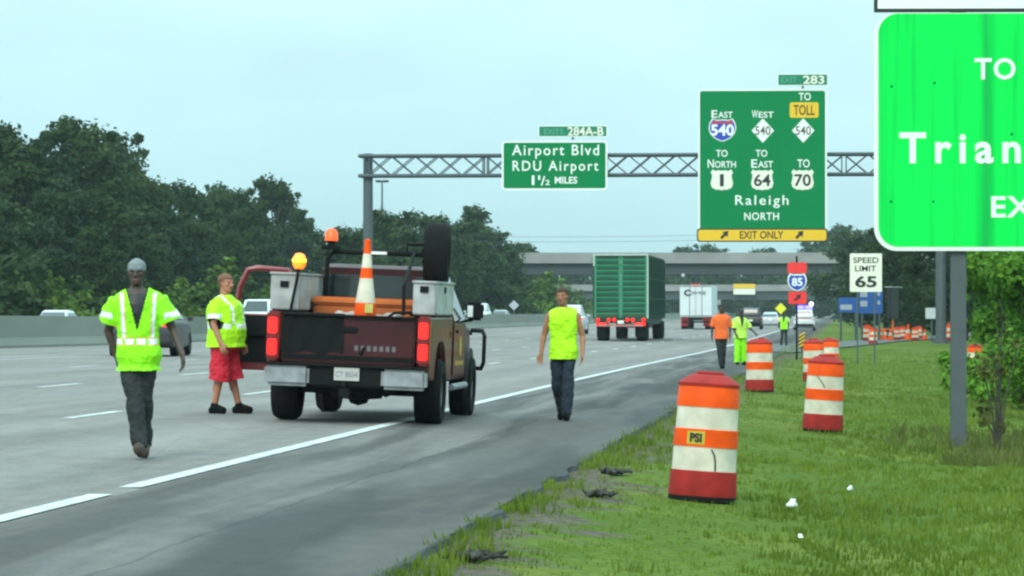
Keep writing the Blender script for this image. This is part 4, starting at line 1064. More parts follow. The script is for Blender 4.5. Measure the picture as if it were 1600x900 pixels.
# ------------------------------------------------------------------ generic cars
def sec(y, w, zb, zt, wt=None, n=4, rb=.12, rt=.12):
    wt = w if wt is None else wt; p = []
    for cx, cz, a0, r in ((wt - rt, zt - rt, 0, rt), (-(wt - rt), zt - rt, 90, rt), (-(w - rb), zb + rb, 180, rb), (w - rb, zb + rb, 270, rb)):
        for k in range(n + 1):
            a = R(a0 + 90 * k / n); p.append((cx + r * math.cos(a), y, cz + r * math.sin(a)))
    return p
def car(name, label, loc, rz, paint, kind='sedan', lit=False, group=None, cat='car', scale=1.0):
    t = thing(name, label, cat, loc, rz, group); t.scale = (scale,) * 3
    suv = kind == 'suv'
    zt = 1.12 if suv else 1.0
    q = MB(); q.rings([sec(-2.36, .80, .42, zt - .22), sec(-2.30, .88, .30, zt - .06), sec(-1.9, .92, .24, zt), sec(-.6, .93, .22, zt - .02), sec(.9, .93, .22, zt - .04), sec(1.9, .90, .25, zt - .12), sec(2.25, .85, .3, zt - .22), sec(2.38, .74, .4, zt - .36)])
    q.build('body', paint, t, True)
    if suv: g = [(-2.2, .82, .70, 1.15, 1.22), (-1.95, .82, .66, 1.1, 1.72), (-.9, .82, .66, 1.1, 1.80), (.3, .82, .66, 1.08, 1.76), (1.15, .80, .68, 1.04, 1.10)]
    else: g = [(-1.85, .78, .70, .96, 1.02), (-1.1, .80, .60, .96, 1.42), (-.3, .80, .58, .95, 1.46), (.3, .80, .58, .95, 1.43), (1.15, .78, .68, .92, .98)]
    q = MB(); q.rings([sec(y, w, a, b, wt, 3, .03, .05) for y, w, wt, a, b in g]); q.build('cabin', paint, t, True)
    def pane(nm, y0, w0, z0, y1, w1, z1, off):
        q = MB(); q.quad((-w0, y0, z0), (w0, y0, z0), (w1, y1, z1), (-w1, y1, z1)); o = q.build(nm, M_glass, t); o.location = (0, off * .012, .01); return o
    (a, b, d, e_) = (g[0], g[1], g[3], g[4])
    pane('rear_window', a[0] + .06, .62, a[4] + .04, b[0] - .06, .52, b[4] - .06, -1)
    pane('windscreen', e_[0] - .08, .64, e_[4] + .06, d[0] + .08, .52, d[4] - .06, 1)
    for s in (-1, 1):
        q = MB(); yb0, yb1, yt0, yt1 = (a[0] + .35, e_[0] - .3, b[0] + .08, d[0] - .02); zb_, ztp = (1.16 if suv else 1.02), (b[4] - .10)
        ym = (yb0 + yb1) / 2 - .1
        for (p0, p1, r0, r1) in ((yb0, ym - .04, yt0, ym - .06), (ym + .04, yb1, ym + .02, yt1)):
            q.quad((s * .80, p0, zb_), (s * .80, p1, zb_), (s * .635, r1, ztp), (s * .635, r0, ztp))
        o = q.build('side_window', M_glass, t); o.location = (s * .018, 0, .0)
        q = MB(); q.box((s * .70, -2.30, zt - .19), (.34, .10, .15), bev=.03); q.build('tail_light', M_tail if lit else M_taild, t)
        q = MB(); q.box((s * .66, 2.24, zt - .38), (.36, .12, .14), bev=.03); q.build('headlight', M_chrome, t)
        q = MB(); q.box((s * 1.0, .75, zt + .02), (.18, .10, .12), bev=.03); q.build('wing_mirror', paint, t)
        for y in (-1.42, 1.42): wheel(t, s * .82, y, .33, .22, side=s)
    q = MB(); q.box((0, -2.36, .46), (1.66, .16, .20), bev=.05); q.build('rear_bumper', M_trim if suv else paint, t)
    q = MB(); q.box((0, -2.375, .76), (.32, .05, .16)); q.build('number_plate', M_cream, t)
    return t
def carloc(px, py=None, Y=None):
    return ground_at(px, py) if Y is None else at(px, Y)
car('car', 'charcoal sedan driving off behind the man in the grey cap', at(236, 99), RZ + R(4), M_gcar, 'sedan', True)
car('car', 'white car just left of the green trailer, partly behind the yellow-shirted man', at(893, 222), RZ, M_wcar, 'suv', True)
GO = 'cars on the far carriageway seen over the median wall'
for px, la, k, pnt, lab, sc in ((88, -32, 'sedan', M_wcar, 'white car roof showing over the median wall at the far left', 1.0), (404, -29, 'suv', M_wcar, 'white car seen through the window of the open truck door', 1.15),
                          (424, -33, 'sedan', M_bcar, 'dark bluish car behind the open truck door', 1.05),
                          (747, -30, 'suv', M_wcar, 'white car over the wall just right of the spare wheel and truck mirror', 1.2), (782, -30, 'sedan', M_scar, 'silver car over the wall between the pickup and the yellow-shirted man', 1.05)):
    Y = on_lat(px, la); car('car', lab, at(px, Y), RZ + math.pi, pnt, k, False, GO, 'car', sc)
car('car', 'dark distant car in the lanes between the lime workers, under the bridge', at(1174, 300), RZ, M_gcar, 'suv', False)
car('car', 'grey distant car ahead near the yellow diamond sign', at(1204, 330), RZ, M_scar, 'sedan', True)
pc = car('police_car', 'white police car with flashing blue roof lights parked on the shoulder', at(1257, 306), RZ, M_wcar, 'suv', False, None, 'police car')
q = MB(); q.box((0, -.5, 1.88), (1.25, .3, .14), bev=.03); lb = q.build('light_bar', M_trim, pc)
q = MB()
for s in (-1, 1): q.box((s * .36, -.5, 1.98), (.66, .40, .28), bev=.04)
q.build('blue_lamp', M_bluel, lb)
q = MB(); q.lathe([(0, -.05), (.15, -.05), (.17, .05), (0, .06)], (.58, -.5, 2.25), 14, 'y'); q.build('spot_lamp', M_whitel, pc, True)
q = MB(); q.tube([(.58, -.45, 1.8), (.58, -.45, 2.1)], .03); q.build('lamp_stalk', M_trim, pc)
q = MB(); q.box((0, -2.32, 1.0), (1.2, .03, .1)); q.build('red_stripe', M_sred, pc)
# ------------------------------------------------------------------ green slatted trailer truck
def green_truck():
    t = thing('slatted_trailer_truck', 'green slatted trailer with lit red rear lamps driving away in the second lane', 'truck', at(970, 177), RZ)
    Wd, z0, z1, L = 1.30, 1.12, 4.22, 16.2
    q = MB(); q.box((0, L / 2, z0 - .12), (2.4, L, .22)); q.box((0, .1, z0 - .05), (2.56, .2, .30)); q.build('chassis', M_crated, t)
    for s in (-1, 1):
        q = MB(); q.box((s * (Wd - .02), L / 2, (z0 + z1) / 2), (.05, L, z1 - z0))
        for i in range(11): q.box((s * Wd + s * .05, .15 + i * (L - .3) / 10, (z0 + z1) / 2), (.09, .13, z1 - z0))
        for z in (z0 + .1, z0 + 1.0, z0 + 2.0): q.box((s * Wd + s * .02, L / 2, z), (.06, L, .10))
        q.build('side_panel', M_crated, t)
    q = MB(); q.box((0, L / 2, z1 + .03), (2.66, L + .06, .06)); q.build('roof', M_crated, t)
    q = MB(); q.box((0, -.02, z1 + .05), (2.70, .12, .07)); q.box((-Wd - .03, -.03, z1 - .2), (.07, .07, .6)); q.box((Wd + .03, -.03, (z0 + z1) / 2), (.07, .07, z1 - z0)); q.build('top_rail', mat('pale_rail', (.45, .55, .48), .5), t)
    for s in (-1, 1):
        q = MB()
        q.box((s * .655, .0, (z0 + z1) / 2), (1.24, .03, z1 - z0 - .05))
        d = q.build('rear_door', M_crated, t)  # darker green paints shade into the gaps between the slats
        q = MB(); n = 11
        for i in range(n): q.box((s * .655, -.05, z0 + .20 + i * (z1 - z0 - .45) / (n - 1)), (1.18, .05, .15), rot=(R(35), 0, 0))
        for xx in (.06, 1.25): q.box((s * xx, -.06, (z0 + z1) / 2), (.08, .08, z1 - z0 - .05))
        q.build('slats', M_crate, d)
        q = MB()
        for xx in (.28, .52, .98): q.lathe([(.085, -.06), (.085, 0), (0, -.07)], (s * xx * 1.15, -.04, z0 - .06), 12, 'y')
        q.box((s * .96, -.05, z0 - .28), (.5, .08, .14)); q.build('tail_light', M_tail, t, True)
        q = MB(); q.box((s * .95, .5, .55), (.55, .02, .7)); q.build('mud_flap', M_trim, t)
        for y in (1.3, 2.6, L - .2, L + 1.1):
            wheel(t, s * .98, y, .50, .50, side=s)
    q = MB(); q.box((0, -.06, .78), (2.2, .1, .1)); q.box((-.6, .0, .95), (.08, .1, .4)); q.box((.6, .0, .95), (.08, .1, .4)); q.build('underrun_bar', mat('red_white_bar', (.42, .16, .14), .5, var=.3, scale=5), t)
    q = MB(); q.box((0, -.08, .95), (.30, .03, .16)); q.build('number_plate', M_cream, t)
    q = MB(); q.rings([sec(L - .6, 1.1, .6, 1.0), sec(L + 3.6, 1.1, .6, 1.0)]); q.rings([sec(L + .6, 1.2, .9, 3.4), sec(L + 2.4, 1.2, .9, 3.5), sec(L + 2.8, 1.1, .9, 2.3)]); q.rings([sec(L + 2.7, 1.0, .7, 2.0), sec(L + 4.3, .9, .6, 1.7)]); q.build('tractor_cab', M_scar, t, True)
    for s in (-1, 1): wheel(t, s * 1.0, L + 3.4, .5, .32, side=s)
    return t
green_truck()
def white_truck():
    t = thing('box_trailer_truck', 'white box trailer with dark lettering driving under the overpass', 'truck', at(1087, 290), RZ)
    q = MB(); q.rings([sec(0, 1.28, 1.0, 3.55, None, 2, .04, .04), sec(13, 1.28, 1.0, 3.55, None, 2, .04, .04)]); q.build('trailer_box', mat('trailer_white', (.62, .68, .68), .5, var=.06, scale=1), t)
    q = MB(); q.box((0, -.02, 2.3), (.03, .02, 2.5))
    for z in (1.1, 3.5): q.box((0, -.02, z), (2.56, .03, .08))
    for xx in (-.5, .5): q.tube([(xx, -.05, 1.1), (xx, -.05, 3.45)], .025, 6)
    q.build('door_frame', M_chrome, t)
    txt('C', 'lettering', -.95, 2.70, -.38, 3.22, -.03, M_black, t, .04, .01); txt('on-way', 'lettering', -.34, 2.74, .86, 3.08, -.03, mat('grey_letter', (.2, .22, .22), .5), t, .02, .01)
    for s in (-1, 1):
        q = MB(); q.box((s * .85, -.05, .86), (.6, .1, .18)); q.build('tail_light', M_taild, t)
        for y in (1.2, 2.5, 12, 13.3): wheel(t, s * .96, y, .5, .5, side=s)
        q = MB(); q.box((s * .9, .4, .6), (.6, .02, .7)); q.build('mud_flap', M_sred, t)
    q = MB(); q.box((0, 6, .85), (1.2, 12, .25)); q.box((0, -.02, .6), (2.3, .1, .12)); q.build('chassis', M_trim, t)
    q = MB(); q.rings([sec(13.4, 1.2, .7, 3.0), sec(15.4, 1.2, .7, 3.1), sec(15.8, 1.1, .7, 2.1), sec(17.3, .95, .6, 1.7)]); q.build('tractor_cab', M_wcar, t, True)
    q = MB()
    for xx in (-.3, 0, .3): q.box((xx, -.03, 3.62), (.12, .06, .07))
    q.build('marker_lamps', M_tail, t)
white_truck()
# ------------------------------------------------------------------ pickup
PY = 40.5
pxr = (-1.94, PY)
def pickup():
    X0 = -1.895
    t = thing('pickup_truck', 'dark red pickup with tool boxes and a rack, stopped across the edge line', 'pickup truck', (X0, PY, GZ(X0, PY + 2) - .02), -math.atan(.09)); t.scale = (.95, 1, 1)
    t.rotation_euler = (R(0), R(2.2), -math.atan(.09))
    V = Vector
    W_ = .98
    # bed sides with wheel arch
    def side(s):
        q = MB(); cy, r = 1.15, .50
        outl = [(.12, .55), (cy - r, .52)]
        outl += [(cy - r * math.cos(R(a)), .46 + r * math.sin(R(a))) for a in range(10, 175, 15)]
        outl += [(cy + r, .52), (2.42, .50), (2.42, 1.26), (.12, 1.26), (.08, 1.0)]
        if s > 0: x0, x1 = .84, W_
        else: x0, x1 = -W_, -.84
        q.prismx(outl, x0, x1); return q.build('bed_side', M_mbrown, t, False, .03)
    for s in (-1, 1): side(s)
    for s in (-1, 1):
        q = MB(); n = 12
        for i in range(n):   # flare lip
            a0, a1 = R(8 + 164 * i / n), R(8 + 164 * (i + 1) / n); cy = 1.15
            q.quad((s * (W_ + .02), cy - .52 * math.cos(a0), .46 + .52 * math.sin(a0)), (s * (W_ + .02), cy - .52 * math.cos(a1), .46 + .52 * math.sin(a1)), (s * (W_ - .04), cy - .47 * math.cos(a1), .46 + .47 * math.sin(a1)), (s * (W_ - .04), cy - .47 * math.cos(a0), .46 + .47 * math.sin(a0)))
        q.build('wheel_arch_lip', M_mroon, t)
    q = MB(); q.box((0, 1.3, .80), (1.66, 2.2, .06)); q.box((0, 2.40, 1.02), (1.68, .05, .46)); q.build('bed_floor', M_trim, t)
    q = MB(); q.box((0, .10, .965), (1.60, .07, .56), bev=.02); tg = q.build('tailgate', M_mroon, t)
    q = MB(); q.box((0, .06, 1.235), (1.62, .10, .03), bev=.01); q.box((0, .058, .76), (1.56, .02, .05)); q.build('top_cap', M_trim, tg)
    q = MB(); q.box((0, .055, 1.08), (.22, .03, .07), bev=.012); q.build('handle', M_trim, tg)
    q = MB()
    for k_ in range(7): q.box((.10 + k_ * .075, .062, .875), (.045, .006, .06))
    q.build('badge', mat('badge_grey', (.14, .13, .14), .5, .4), tg)
    # the black rubber mat hanging over the left half of the gate
    q = MB(); nx, nzv = 14, 10
    rows = []
    for j in range(nzv + 1):
        rw = []
        for i in range(nx + 1):
            x = -.80 + i * .74 / nx; z = 1.26 - j * .045 - .02 * math.sin(i * .9) * (j / nzv); rw.append((x, .048 - .012 * math.sin(i * 1.3 + j * .25) - (.0 if j else -.06), z))
        rows.append(rw)
    for j in range(nzv):
        for i in range(nx): q.quad(rows[j][i], rows[j][i + 1], rows[j + 1][i + 1], rows[j + 1][i])
    o = q.build('rubber_mat', M_trim, None, True); o.matrix_world = t.matrix_basis; tag(o, 'black rubber mat hanging over the left half of the pickup tailgate', 'rubber mat')
    o.location = t.location; o.rotation_euler = t.rotation_euler; o.scale = t.scale
    # tail lamps
    for s in (-1, 1):
        q = MB(); q.box((s * .905, .07, .985), (.15, .14, .56), bev=.025); L_ = q.build('tail_light', M_taild, t)
        for z in (.855, 1.10): q = MB(); q.box((s * .905, -.004, z), (.115, .02, .18), bev=.012); q.build('lit_lens', M_tail, L_)
    # bumper
    for s in (-1, 1): q = MB(); q.box((s * .70, -.02, .545), (.54, .22, .24), bev=.04); q.build('bumper', M_chrome, t)
    q = MB(); q.box((0, .0, .55), (.88, .18, .24), bev=.02); q.box((0, -.03, .67), (1.9, .20, .03), bev=.01); q.build('bumper_step', M_trim, t)
    q = MB(); q.box((.02, -.105, .58), (.30, .016, .145)); pl = q.build('number_plate', mat('dusty_plate', (.46, .45, .41), .6, var=.15), t)
    txt('CT 8054', 'lettering', -.11, .545, .15, .61, -.114, mat('plate_ink', (.2, .21, .25), .5), pl, .01, .003)
    q = MB(); q.box((0, -.02, .37), (.12, .3, .10)); q.lathe([(0, .5), (.03, .5), (.035, .45), (.02, .42)], (0, -.12, 0), 10); q.box((0, .2, .42), (1.1, .1, .1)); q.build('tow_hitch', M_trim, t)
    # underbody: axle, differential, hanging spare pan, frame
    q = MB(); q.tube([(-.8, 1.15, .38), (.8, 1.15, .38)], .06, 10); q.lathe([(0, -.18), (.16, -.1), (.19, 0), (.16, .1), (0, .18)], (0, 1.15, .38), 14, 'x')
    for s in (-1, 1): q.box((s * .45, 2.7, .52), (.09, 5.2, .14)); q.tube([(s * .62, .3, .48), (s * .6, 2.2, .42)], .035, 6)
    q.lathe([(.36, .40), (.30, .30), (0, .27)], (.05, .62, 0), 16)
    q.tube([(.45, .25, .36), (.45, 1.8, .4)], .035, 8); q.build('underbody', M_trim, t)
    # cab
    def cabsec(y, zb, zt_, w, wt): return sec(y, w, zb, zt_, wt, 3, .06, .10)
    q = MB(); q.rings([cabsec(2.47, .48, 1.22, .96, .95), cabsec(3.95, .48, 1.20, .96, .95)]); q.build('cab_lower', M_mroon, t, True)
    q = MB(); q.rings([sec(2.47, .95, 1.16, 1.80, .72, 3, .04, .08), sec(2.62, .95, 1.16, 1.84, .72, 3, .04, .08), sec(3.2, .95, 1.16, 1.85, .72, 3, .04, .08), sec(3.55, .95, 1.16, 1.81, .72, 3, .04, .08), sec(4.25, .94, 1.14, 1.22, .86, 3, .03, .03)]); q.build('cab_roof', M_mroon, t, True)
    q = MB(); q.prism([(-.72, 1.30), (.72, 1.30), (.62, 1.72), (-.62, 1.72)], 2.44, 2.465); q.build('rear_window', M_glass, t)
    q = MB(); q.quad((-.78, 4.22, 1.26), (.78, 4.22, 1.26), (.66, 3.60, 1.79), (-.66, 3.60, 1.79)); o = q.build('windscreen', M_glass, t); o.location = (0, .02, .01)
    q = MB(); q.rings([sec(3.9, .96, .48, 1.20, .95, 3, .06, .1), sec(5.0, .94, .50, 1.16, .92, 3, .06, .1), sec(5.35, .90, .55, 1.08, .88, 3, .08, .1)]); q.build('hood', M_mroon, t, True)
    q = MB(); q.box((0, 5.40, .62), (1.9, .18, .26), bev=.05); q.build('front_bumper', M_chrome, t)
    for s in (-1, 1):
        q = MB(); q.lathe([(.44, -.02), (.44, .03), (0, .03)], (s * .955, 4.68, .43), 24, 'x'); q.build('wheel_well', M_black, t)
    # right door with decal
    q = MB(); q.prismx([(2.62, .56), (3.85, .56), (3.9, 1.18), (2.60, 1.18)], .962, .985); dr = q.build('door', M_mbrown, t, False, .01)
    q = MB(); q.prismx([(2.70, 1.20), (4.0, 1.20), (3.50, 1.74), (2.72, 1.74)], .0, .02); sw = q.build('side_window', M_glass, t)
    for v in sw.data.vertices:
        z = v.co.z; v.co.x = v.co.x + .965 - (z - 1.16) * .335
    q = MB(); q.box((.995, 2.85, 1.08), (.02, .16, .04), bev=.008); q.build('handle', M_trim, dr)
    q = MB(); M_dec = mat('decal_gold', (.55, .33, .05), .5, var=.2)
    q.lathe([(0, .988), (.13, .988), (.13, .991), (0, .991)], (0, 3.3, .90), 18, 'x'); q.build('door_emblem', M_dec, dr)
    q = MB()
    for k_ in range(6): q.box((.99, 2.82 + k_ * .16, .70), (.006, .10, .05))
    q.build('decal_band', M_dec, dr)
    q = MB(); q.lathe([(0, .985), (.035, .985), (.035, .99), (0, .99)], (0, 2.15, 1.05), 12, 'x'); q.build('fuel_cap', M_trim, t)
    # mirrors
    q = MB(); q.tube([(.92, 3.92, 1.20), (1.06, 3.88, 1.22), (1.10, 3.88, 1.28)], .02, 6); q.box((1.10, 3.86, 1.33), (.22, .12, .22), bev=.03); mr_ = q.build('wing_mirror', M_trim, t)
    q = MB(); q.box((1.045, 3.795, 1.33), (.07, .006, .14)); q.build('mirror_reflection', M_white, mr_)  # white plate paints the bright reflection on the mirror's left
    # open left door, swung out square
    dt = MB(); hx, hy = -.97, 3.88
    def dm(x, z): return (x, z)
    dt.prism([(-1.08, .50), (0, .50), (0, 1.20), (-1.10, 1.20)], -.05, .06); d = dt.build('door', M_dred, t, False, .015)
    d.location = (hx, hy, 0); d.rotation_euler = (0, 0, R(4))
    q = MB(); q.prism([(-1.03, .60), (-.05, .60), (-.05, 1.18), (-1.05, 1.18)], -.075, -.052); q.box((-.55, -.10, .95), (.7, .06, .08), bev=.02); q.build('inner_trim', M_trim, d)
    q = MB(); q.tube([(-1.06, 0, 1.18), (-1.02, 0, 1.52), (-.92, .0, 1.74), (-.80, 0, 1.765), (-.40, 0, 1.75), (-.02, 0, 1.26)], .036, 8); q.build('window_frame', M_dred, d, True)
    q = MB(); q.box((-.98, -.085, 1.12), (.12, .03, .035), bev=.01); q.build('handle', M_chrome, d)
    # push-bar loop at the front right, step bar
    q = MB(); q.tube([(.90, 5.42, .60), (1.06, 5.30, .60), (1.10, 5.2, .68), (1.10, 5.2, 1.02), (1.06, 5.3, 1.08), (.90, 5.45, 1.08)], .028, 8); q.tube([(-.9, 5.5, .75), (.9, 5.5, .75)], .03, 8); q.tube([(-.9, 5.5, 1.05), (.9, 5.5, 1.05)], .03, 8); q.build('grille_guard', M_trim, t, True)
    for s in (-1, 1):
        q = MB(); q.tube([(s * 1.0, 2.3, .42), (s * 1.0, 3.9, .42)], .04, 8); q.build('step_bar', M_chrome, t, True)
    for s in (-1, 1):
        wheel(t, s * .875, 1.15, .385, .32, side=s); wheel(t, s * .885, 4.68, .385, .29, side=s)
    # tool boxes on the bed rails
    for s in (-1, 1):
        q = MB(); w_ = .34 if s < 0 else .27; xc = s * (.83 if s < 0 else .86); q.box((xc, 1.28, 1.47 - .01 * s), (w_, 1.95, .38 - .02 * s), bev=.012); b = q.build('tool_box', M_alu, t)
        q = MB(); q.box((xc, 1.28, 1.672 - .02 * s), (w_ + .03, 1.99, .03), bev=.008); q.build('lid', M_alu, b)
        q = MB(); q.box((xc, .295, 1.57), (.10, .02, .07)); q.box((xc + s * (w_ / 2 + .005), 1.28, 1.57), (.02, .12, .07)); q.build('latch', M_trim, b)
        q = MB(); q.box((s * .83, 1.28, 1.272), (.30, 1.8, .025)); q.build('rail_mount', M_trim, b)
    # overhead rack
    q = MB()
    for yy in (2.15,):
        q.tube([(-.62, yy, 1.26), (-.60, yy, 1.90), (-.52, yy, 1.985), (.60, yy, 1.985), (.64, yy, 1.90), (.66, yy, 1.26)], .030, 8)
    q.tube([(.52, 2.15, 1.985), (.56, 1.6, 1.985), (.58, .55, 1.60), (.60, .45, 1.27)], .022, 8)
    q.tube([(.60, 2.15, 2.04), (.86, 1.85, 2.04)], .025, 8); q.tube([(.60, 2.15, 1.90), (.86, 1.85, 1.93)], .022, 8)
    q.tube([(.40, 2.15, 1.99), (.40, 2.15, 2.10), (.62, 2.15, 2.10)], .018, 6); rk = q.build('rack', M_trim, t, True)
    q = MB(); q.box((.05, 2.115, 1.985), (.20, .012, .035)); q.build('reflector', M_tape, rk)
    q = MB(); q.box((-.56, 2.15, 2.03), (.22, .2, .05), bev=.01); q.lathe([(.05, 2.05), (.05, 2.11), (.03, 2.11)], (-.56, 2.15, 0), 12); q.build('beacon_bracket', M_trim, rk)
    q = MB(); q.lathe([(.0, 2.26), (.05, 2.25), (.08, 2.21), (.085, 2.11), (0, 2.11)], (-.56, 2.15, 0), 16); q.build('beacon', M_lamp_am, t, True)
    q = MB(); q.tube([(-.74, .25, 1.26), (-.68, .25, 1.60), (-.655, .25, 1.78)], .018, 6); bs = q.build('beacon_stalk', M_trim, t, True)
    q = MB(); q.lathe([(0, 1.96), (.045, 1.95), (.075, 1.91), (.08, 1.83), (.05, 1.78), (0, 1.78)], (-.655, .25, -.03), 16); lbn = q.build('lit_beacon', M_lamp_on, t, True)
    q = MB(); q.lathe([(.05, 1.855), (.083, 1.86), (.086, 1.875), (.083, 1.89), (.05, 1.895)], (-.655, .25, -.03), 16); q.build('core_glow_band', mat('lit_beacon_core', (1, .6, .05), .3, var=0, emit=(1, .5, .02), estr=4), lbn, True)  # added glowing band, imitates the bright core of the lit lens
    return t
pk = pickup()
PM = Matrix.Translation(pk.location) @ pk.rotation_euler.to_matrix().to_4x4() @ Matrix.Diagonal((.95, 1, 1, 1))
def in_truck(name, label, cat, p, rz=0):
    o = thing(name, label, cat); o.location = PM @ Vector(p); o.rotation_euler = (0, R(2.2), pk.rotation_euler.z + rz); return o
# spare wheel upright on the rack
t = in_truck('spare_wheel', 'black spare wheel standing upright high on the right of the pickup rack', 'wheel', (.80, 1.95, 1.64), R(3))
wheel(t, 0, 0, .36, .29, 'tyre', 1)
# cone stack
t = in_truck('traffic_cone', 'tall orange and white banded cone standing in the pickup bed', 'traffic cone', (.15, .34, .99))
q = MB(); q.lathe([(.155, 0), (.135, .18), (.115, .40), (.098, .52), (.075, .68), (.062, .80), (.045, .96), (.038, 1.04), (.036, 1.12), (0, 1.13)], n=20, mis=[2, 0, 1, 0 + 1, 0, 1, 0, 0, 0]); q.build('cone', [M_org, M_drumw, M_orgd], t, True)
q = MB(); q.box((0, 0, .01), (.40, .40, .05), bev=.015); q.build('base', M_orgd, t)
q = MB(); q.box((.06, -.14, .34), (.09, .01, .10)); q.build('tag', mat('yellow_tag', (.55, .5, .12), .5), t)
# orange chest
t = in_truck('orange_chest', 'long orange chest across the pickup bed behind the cab window', 'chest', (.0, 1.5, .84))
q = MB(); q.box((0, 0, .26), (1.18, .5, .52), bev=.03); q.build('box', mat('orange_chest_plastic', (.48, .11, .015), .5, var=.2, scale=4), t)
q = MB(); q.box((0, 0, .56), (1.22, .54, .09), bev=.025); q.build('lid', mat('orange_lid_plastic', (.60, .15, .025), .5, var=.15, scale=4), t)
# sacks and tools
for i, (x, y, lab) in enumerate(((-.12, .55, 'pale crumpled sack in the pickup bed left of the tall cone'), (.42, .5, 'pale crumpled sack in the pickup bed right of the tall cone'))):
    q = MB()
    for k_ in range(6): q.caps((random.uniform(-.12, .12), random.uniform(-.1, .1), .1 + random.uniform(0, .28)), (random.uniform(-.14, .14), random.uniform(-.1, .1), .15 + random.uniform(0, .25)), .11, .09, 10)
    me = fuse(q, .02, 2)
    for v in me.vertices: v.co += v.normal * .03 * noise.noise(v.co * 11 + Vector((i * 5, 0, 0)))
    o = link('sack', me, mat('sack_cloth', (.40, .33, .30), .85, var=.5, scale=9, bump=.5), None, True); o.location = PM @ Vector((x, y, .84)); o.rotation_euler = (0, 0, i * 1.2)
    tag(o, lab, 'sack', 'sacks in the pickup bed')
t = in_truck('shovel', 'dark long-handled shovel leaning across the back of the pickup bed', 'shovel', (.30, .2, .95))
q = MB(); q.tube([(-.14, -.16, -.14), (.05, .0, .22), (.2, .1, .34), (.62, .3, .36)], .018, 8); q.build('shaft', M_trim, t, True)
q = MB(); q.prism([(-.10, -.02), (.10, -.02), (.11, .18), (.04, .26), (-.04, .26), (-.11, .18)], -.012, .012); o = q.build('blade', M_steel, t); o.location = (.62, .3, .34); o.rotation_euler = (R(70), 0, R(-60))
# ------------------------------------------------------------------ roadside signs to the right
def post(t, x, y, z0, z1, m=M_galvd, w=.05): q = MB(); q.box((x, y, (z0 + z1) / 2), (w, w, z1 - z0)); return q.build('post', m, t)
def rsign(name, label, cat, px, Y, rz=0.):
    p = at(px, Y); t = thing(name, label, cat, p, rz); k = Y / F
    return t, (lambda x, y: ((x - px) * k, zAt(y, Y) - p.z)), k
t, P, k = rsign('speed_limit_sign', 'white speed limit 65 sign on two thin posts right of the bridge', 'road sign', 1353, 137)
a, b = P(1328, 456), P(1378, 396)
q = MB(); q.prism(rrect(a[0], a[1], b[0], b[1], .05), -.01, .012); q.build('panel', M_cream, t)
lt(t, P, 'SPEED', 1333, 402, 1373, 411, M_black, .012, y=-.012); lt(t, P, 'LIMIT', 1336, 415, 1369, 424, M_black, .012, y=-.012)
lt(t, P, '65', 1336, 431, 1370, 449, M_black, .03, y=-.012)
for x in (1340, 1367): post(t, P(x, 0)[0], .04, -.3, P(0, 400)[1], M_galvd, .06)
t, P, k = rsign('detour_sign', 'interstate 85 shield between two orange-red plates on one post by the drums', 'road sign', 1245, 132)
post(t, 0, .04, -.3, P(0, 400)[1], M_trim, .07)
M_ored = mat('detour_red', (.85, .03, .03), .5, var=.06)
a, b = P(1231, 427), P(1260, 409); q = MB(); q.prism([(a[0], a[1]), (b[0], a[1]), (b[0] + .02, b[1] - .12), (b[0] - .08, b[1]), (.03, b[1] - .05), (-.08, b[1] - .02), (-.2, b[1]), (a[0] - .02, b[1] - .1)], -.015, .0); q.build('upper_plate', M_ored, t)
cx, cz = P(1245.5, 441); q = MB(); q.prism(shield_poly(cx, cz, 31 * k, 28 * k), -.015, .0); sh = q.build('interstate_shield', M_white, t)
q = MB(); q.prism(shield_poly(cx, cz - .01, 27 * k, 24 * k), -.021, -.016); q.build('shield_field', M_blue, sh); lt(sh, P, '85', 1237, 434, 1254, 447, M_white, .03, 'number', -.023)
a, b = P(1232, 475), P(1260, 456); q = MB(); q.prism(rrect(a[0], a[1], b[0], b[1], .05), -.015, .0); q.build('arrow_plate', M_ored, t)
arrow(t, P, 1246, 465, k * 7, M_black, -.022)
t, P, k = rsign('object_marker', 'black and yellow striped marker board at the foot of the interstate 85 post', 'marker', 1253, 130)
a, b = P(1248, 545), P(1258, 523); q = MB(); q.prism(rrect(a[0], a[1], b[0], b[1], .02), -.01, .01); q.build('board', M_black, t)
q = MB()
for i in range(4): z = a[1] + .04 + i * .13; q.prism([(a[0] + .01, z), (b[0] - .01, z + .14), (b[0] - .01, z + .20), (a[0] + .01, z + .06)], -.016, -.011)
q.build('stripes', M_yel, t); post(t, 0, .03, -.3, b[1])
t, P, k = rsign('warning_sign', 'small yellow diamond warning sign in front of the far bridge', 'road sign', 1220, 285)
cx, cz = P(1220, 482); r = 9 * k; q = MB(); q.prism([(cx - r, cz), (cx, cz - r), (cx + r, cz), (cx, cz + r)], -.02, 0); q.build('panel', mat('fluoro_yellow', (.80, .80, .03), .5), t); post(t, 0, .05, -.2, cz, M_galvd, .09)
t, P, k = rsign('diamond_sign', 'small grey diamond sign back behind the median wall left of the yellow-shirted man', 'road sign', 803, 320)
cx, cz = P(803, 477); r = 8 * k; q = MB(); q.prism([(cx - r, cz), (cx, cz - r), (cx + r, cz), (cx, cz + r)], -.02, 0); q.build('panel', M_scar, t); post(t, 0, .05, -.2, cz, M_galvd, .08)
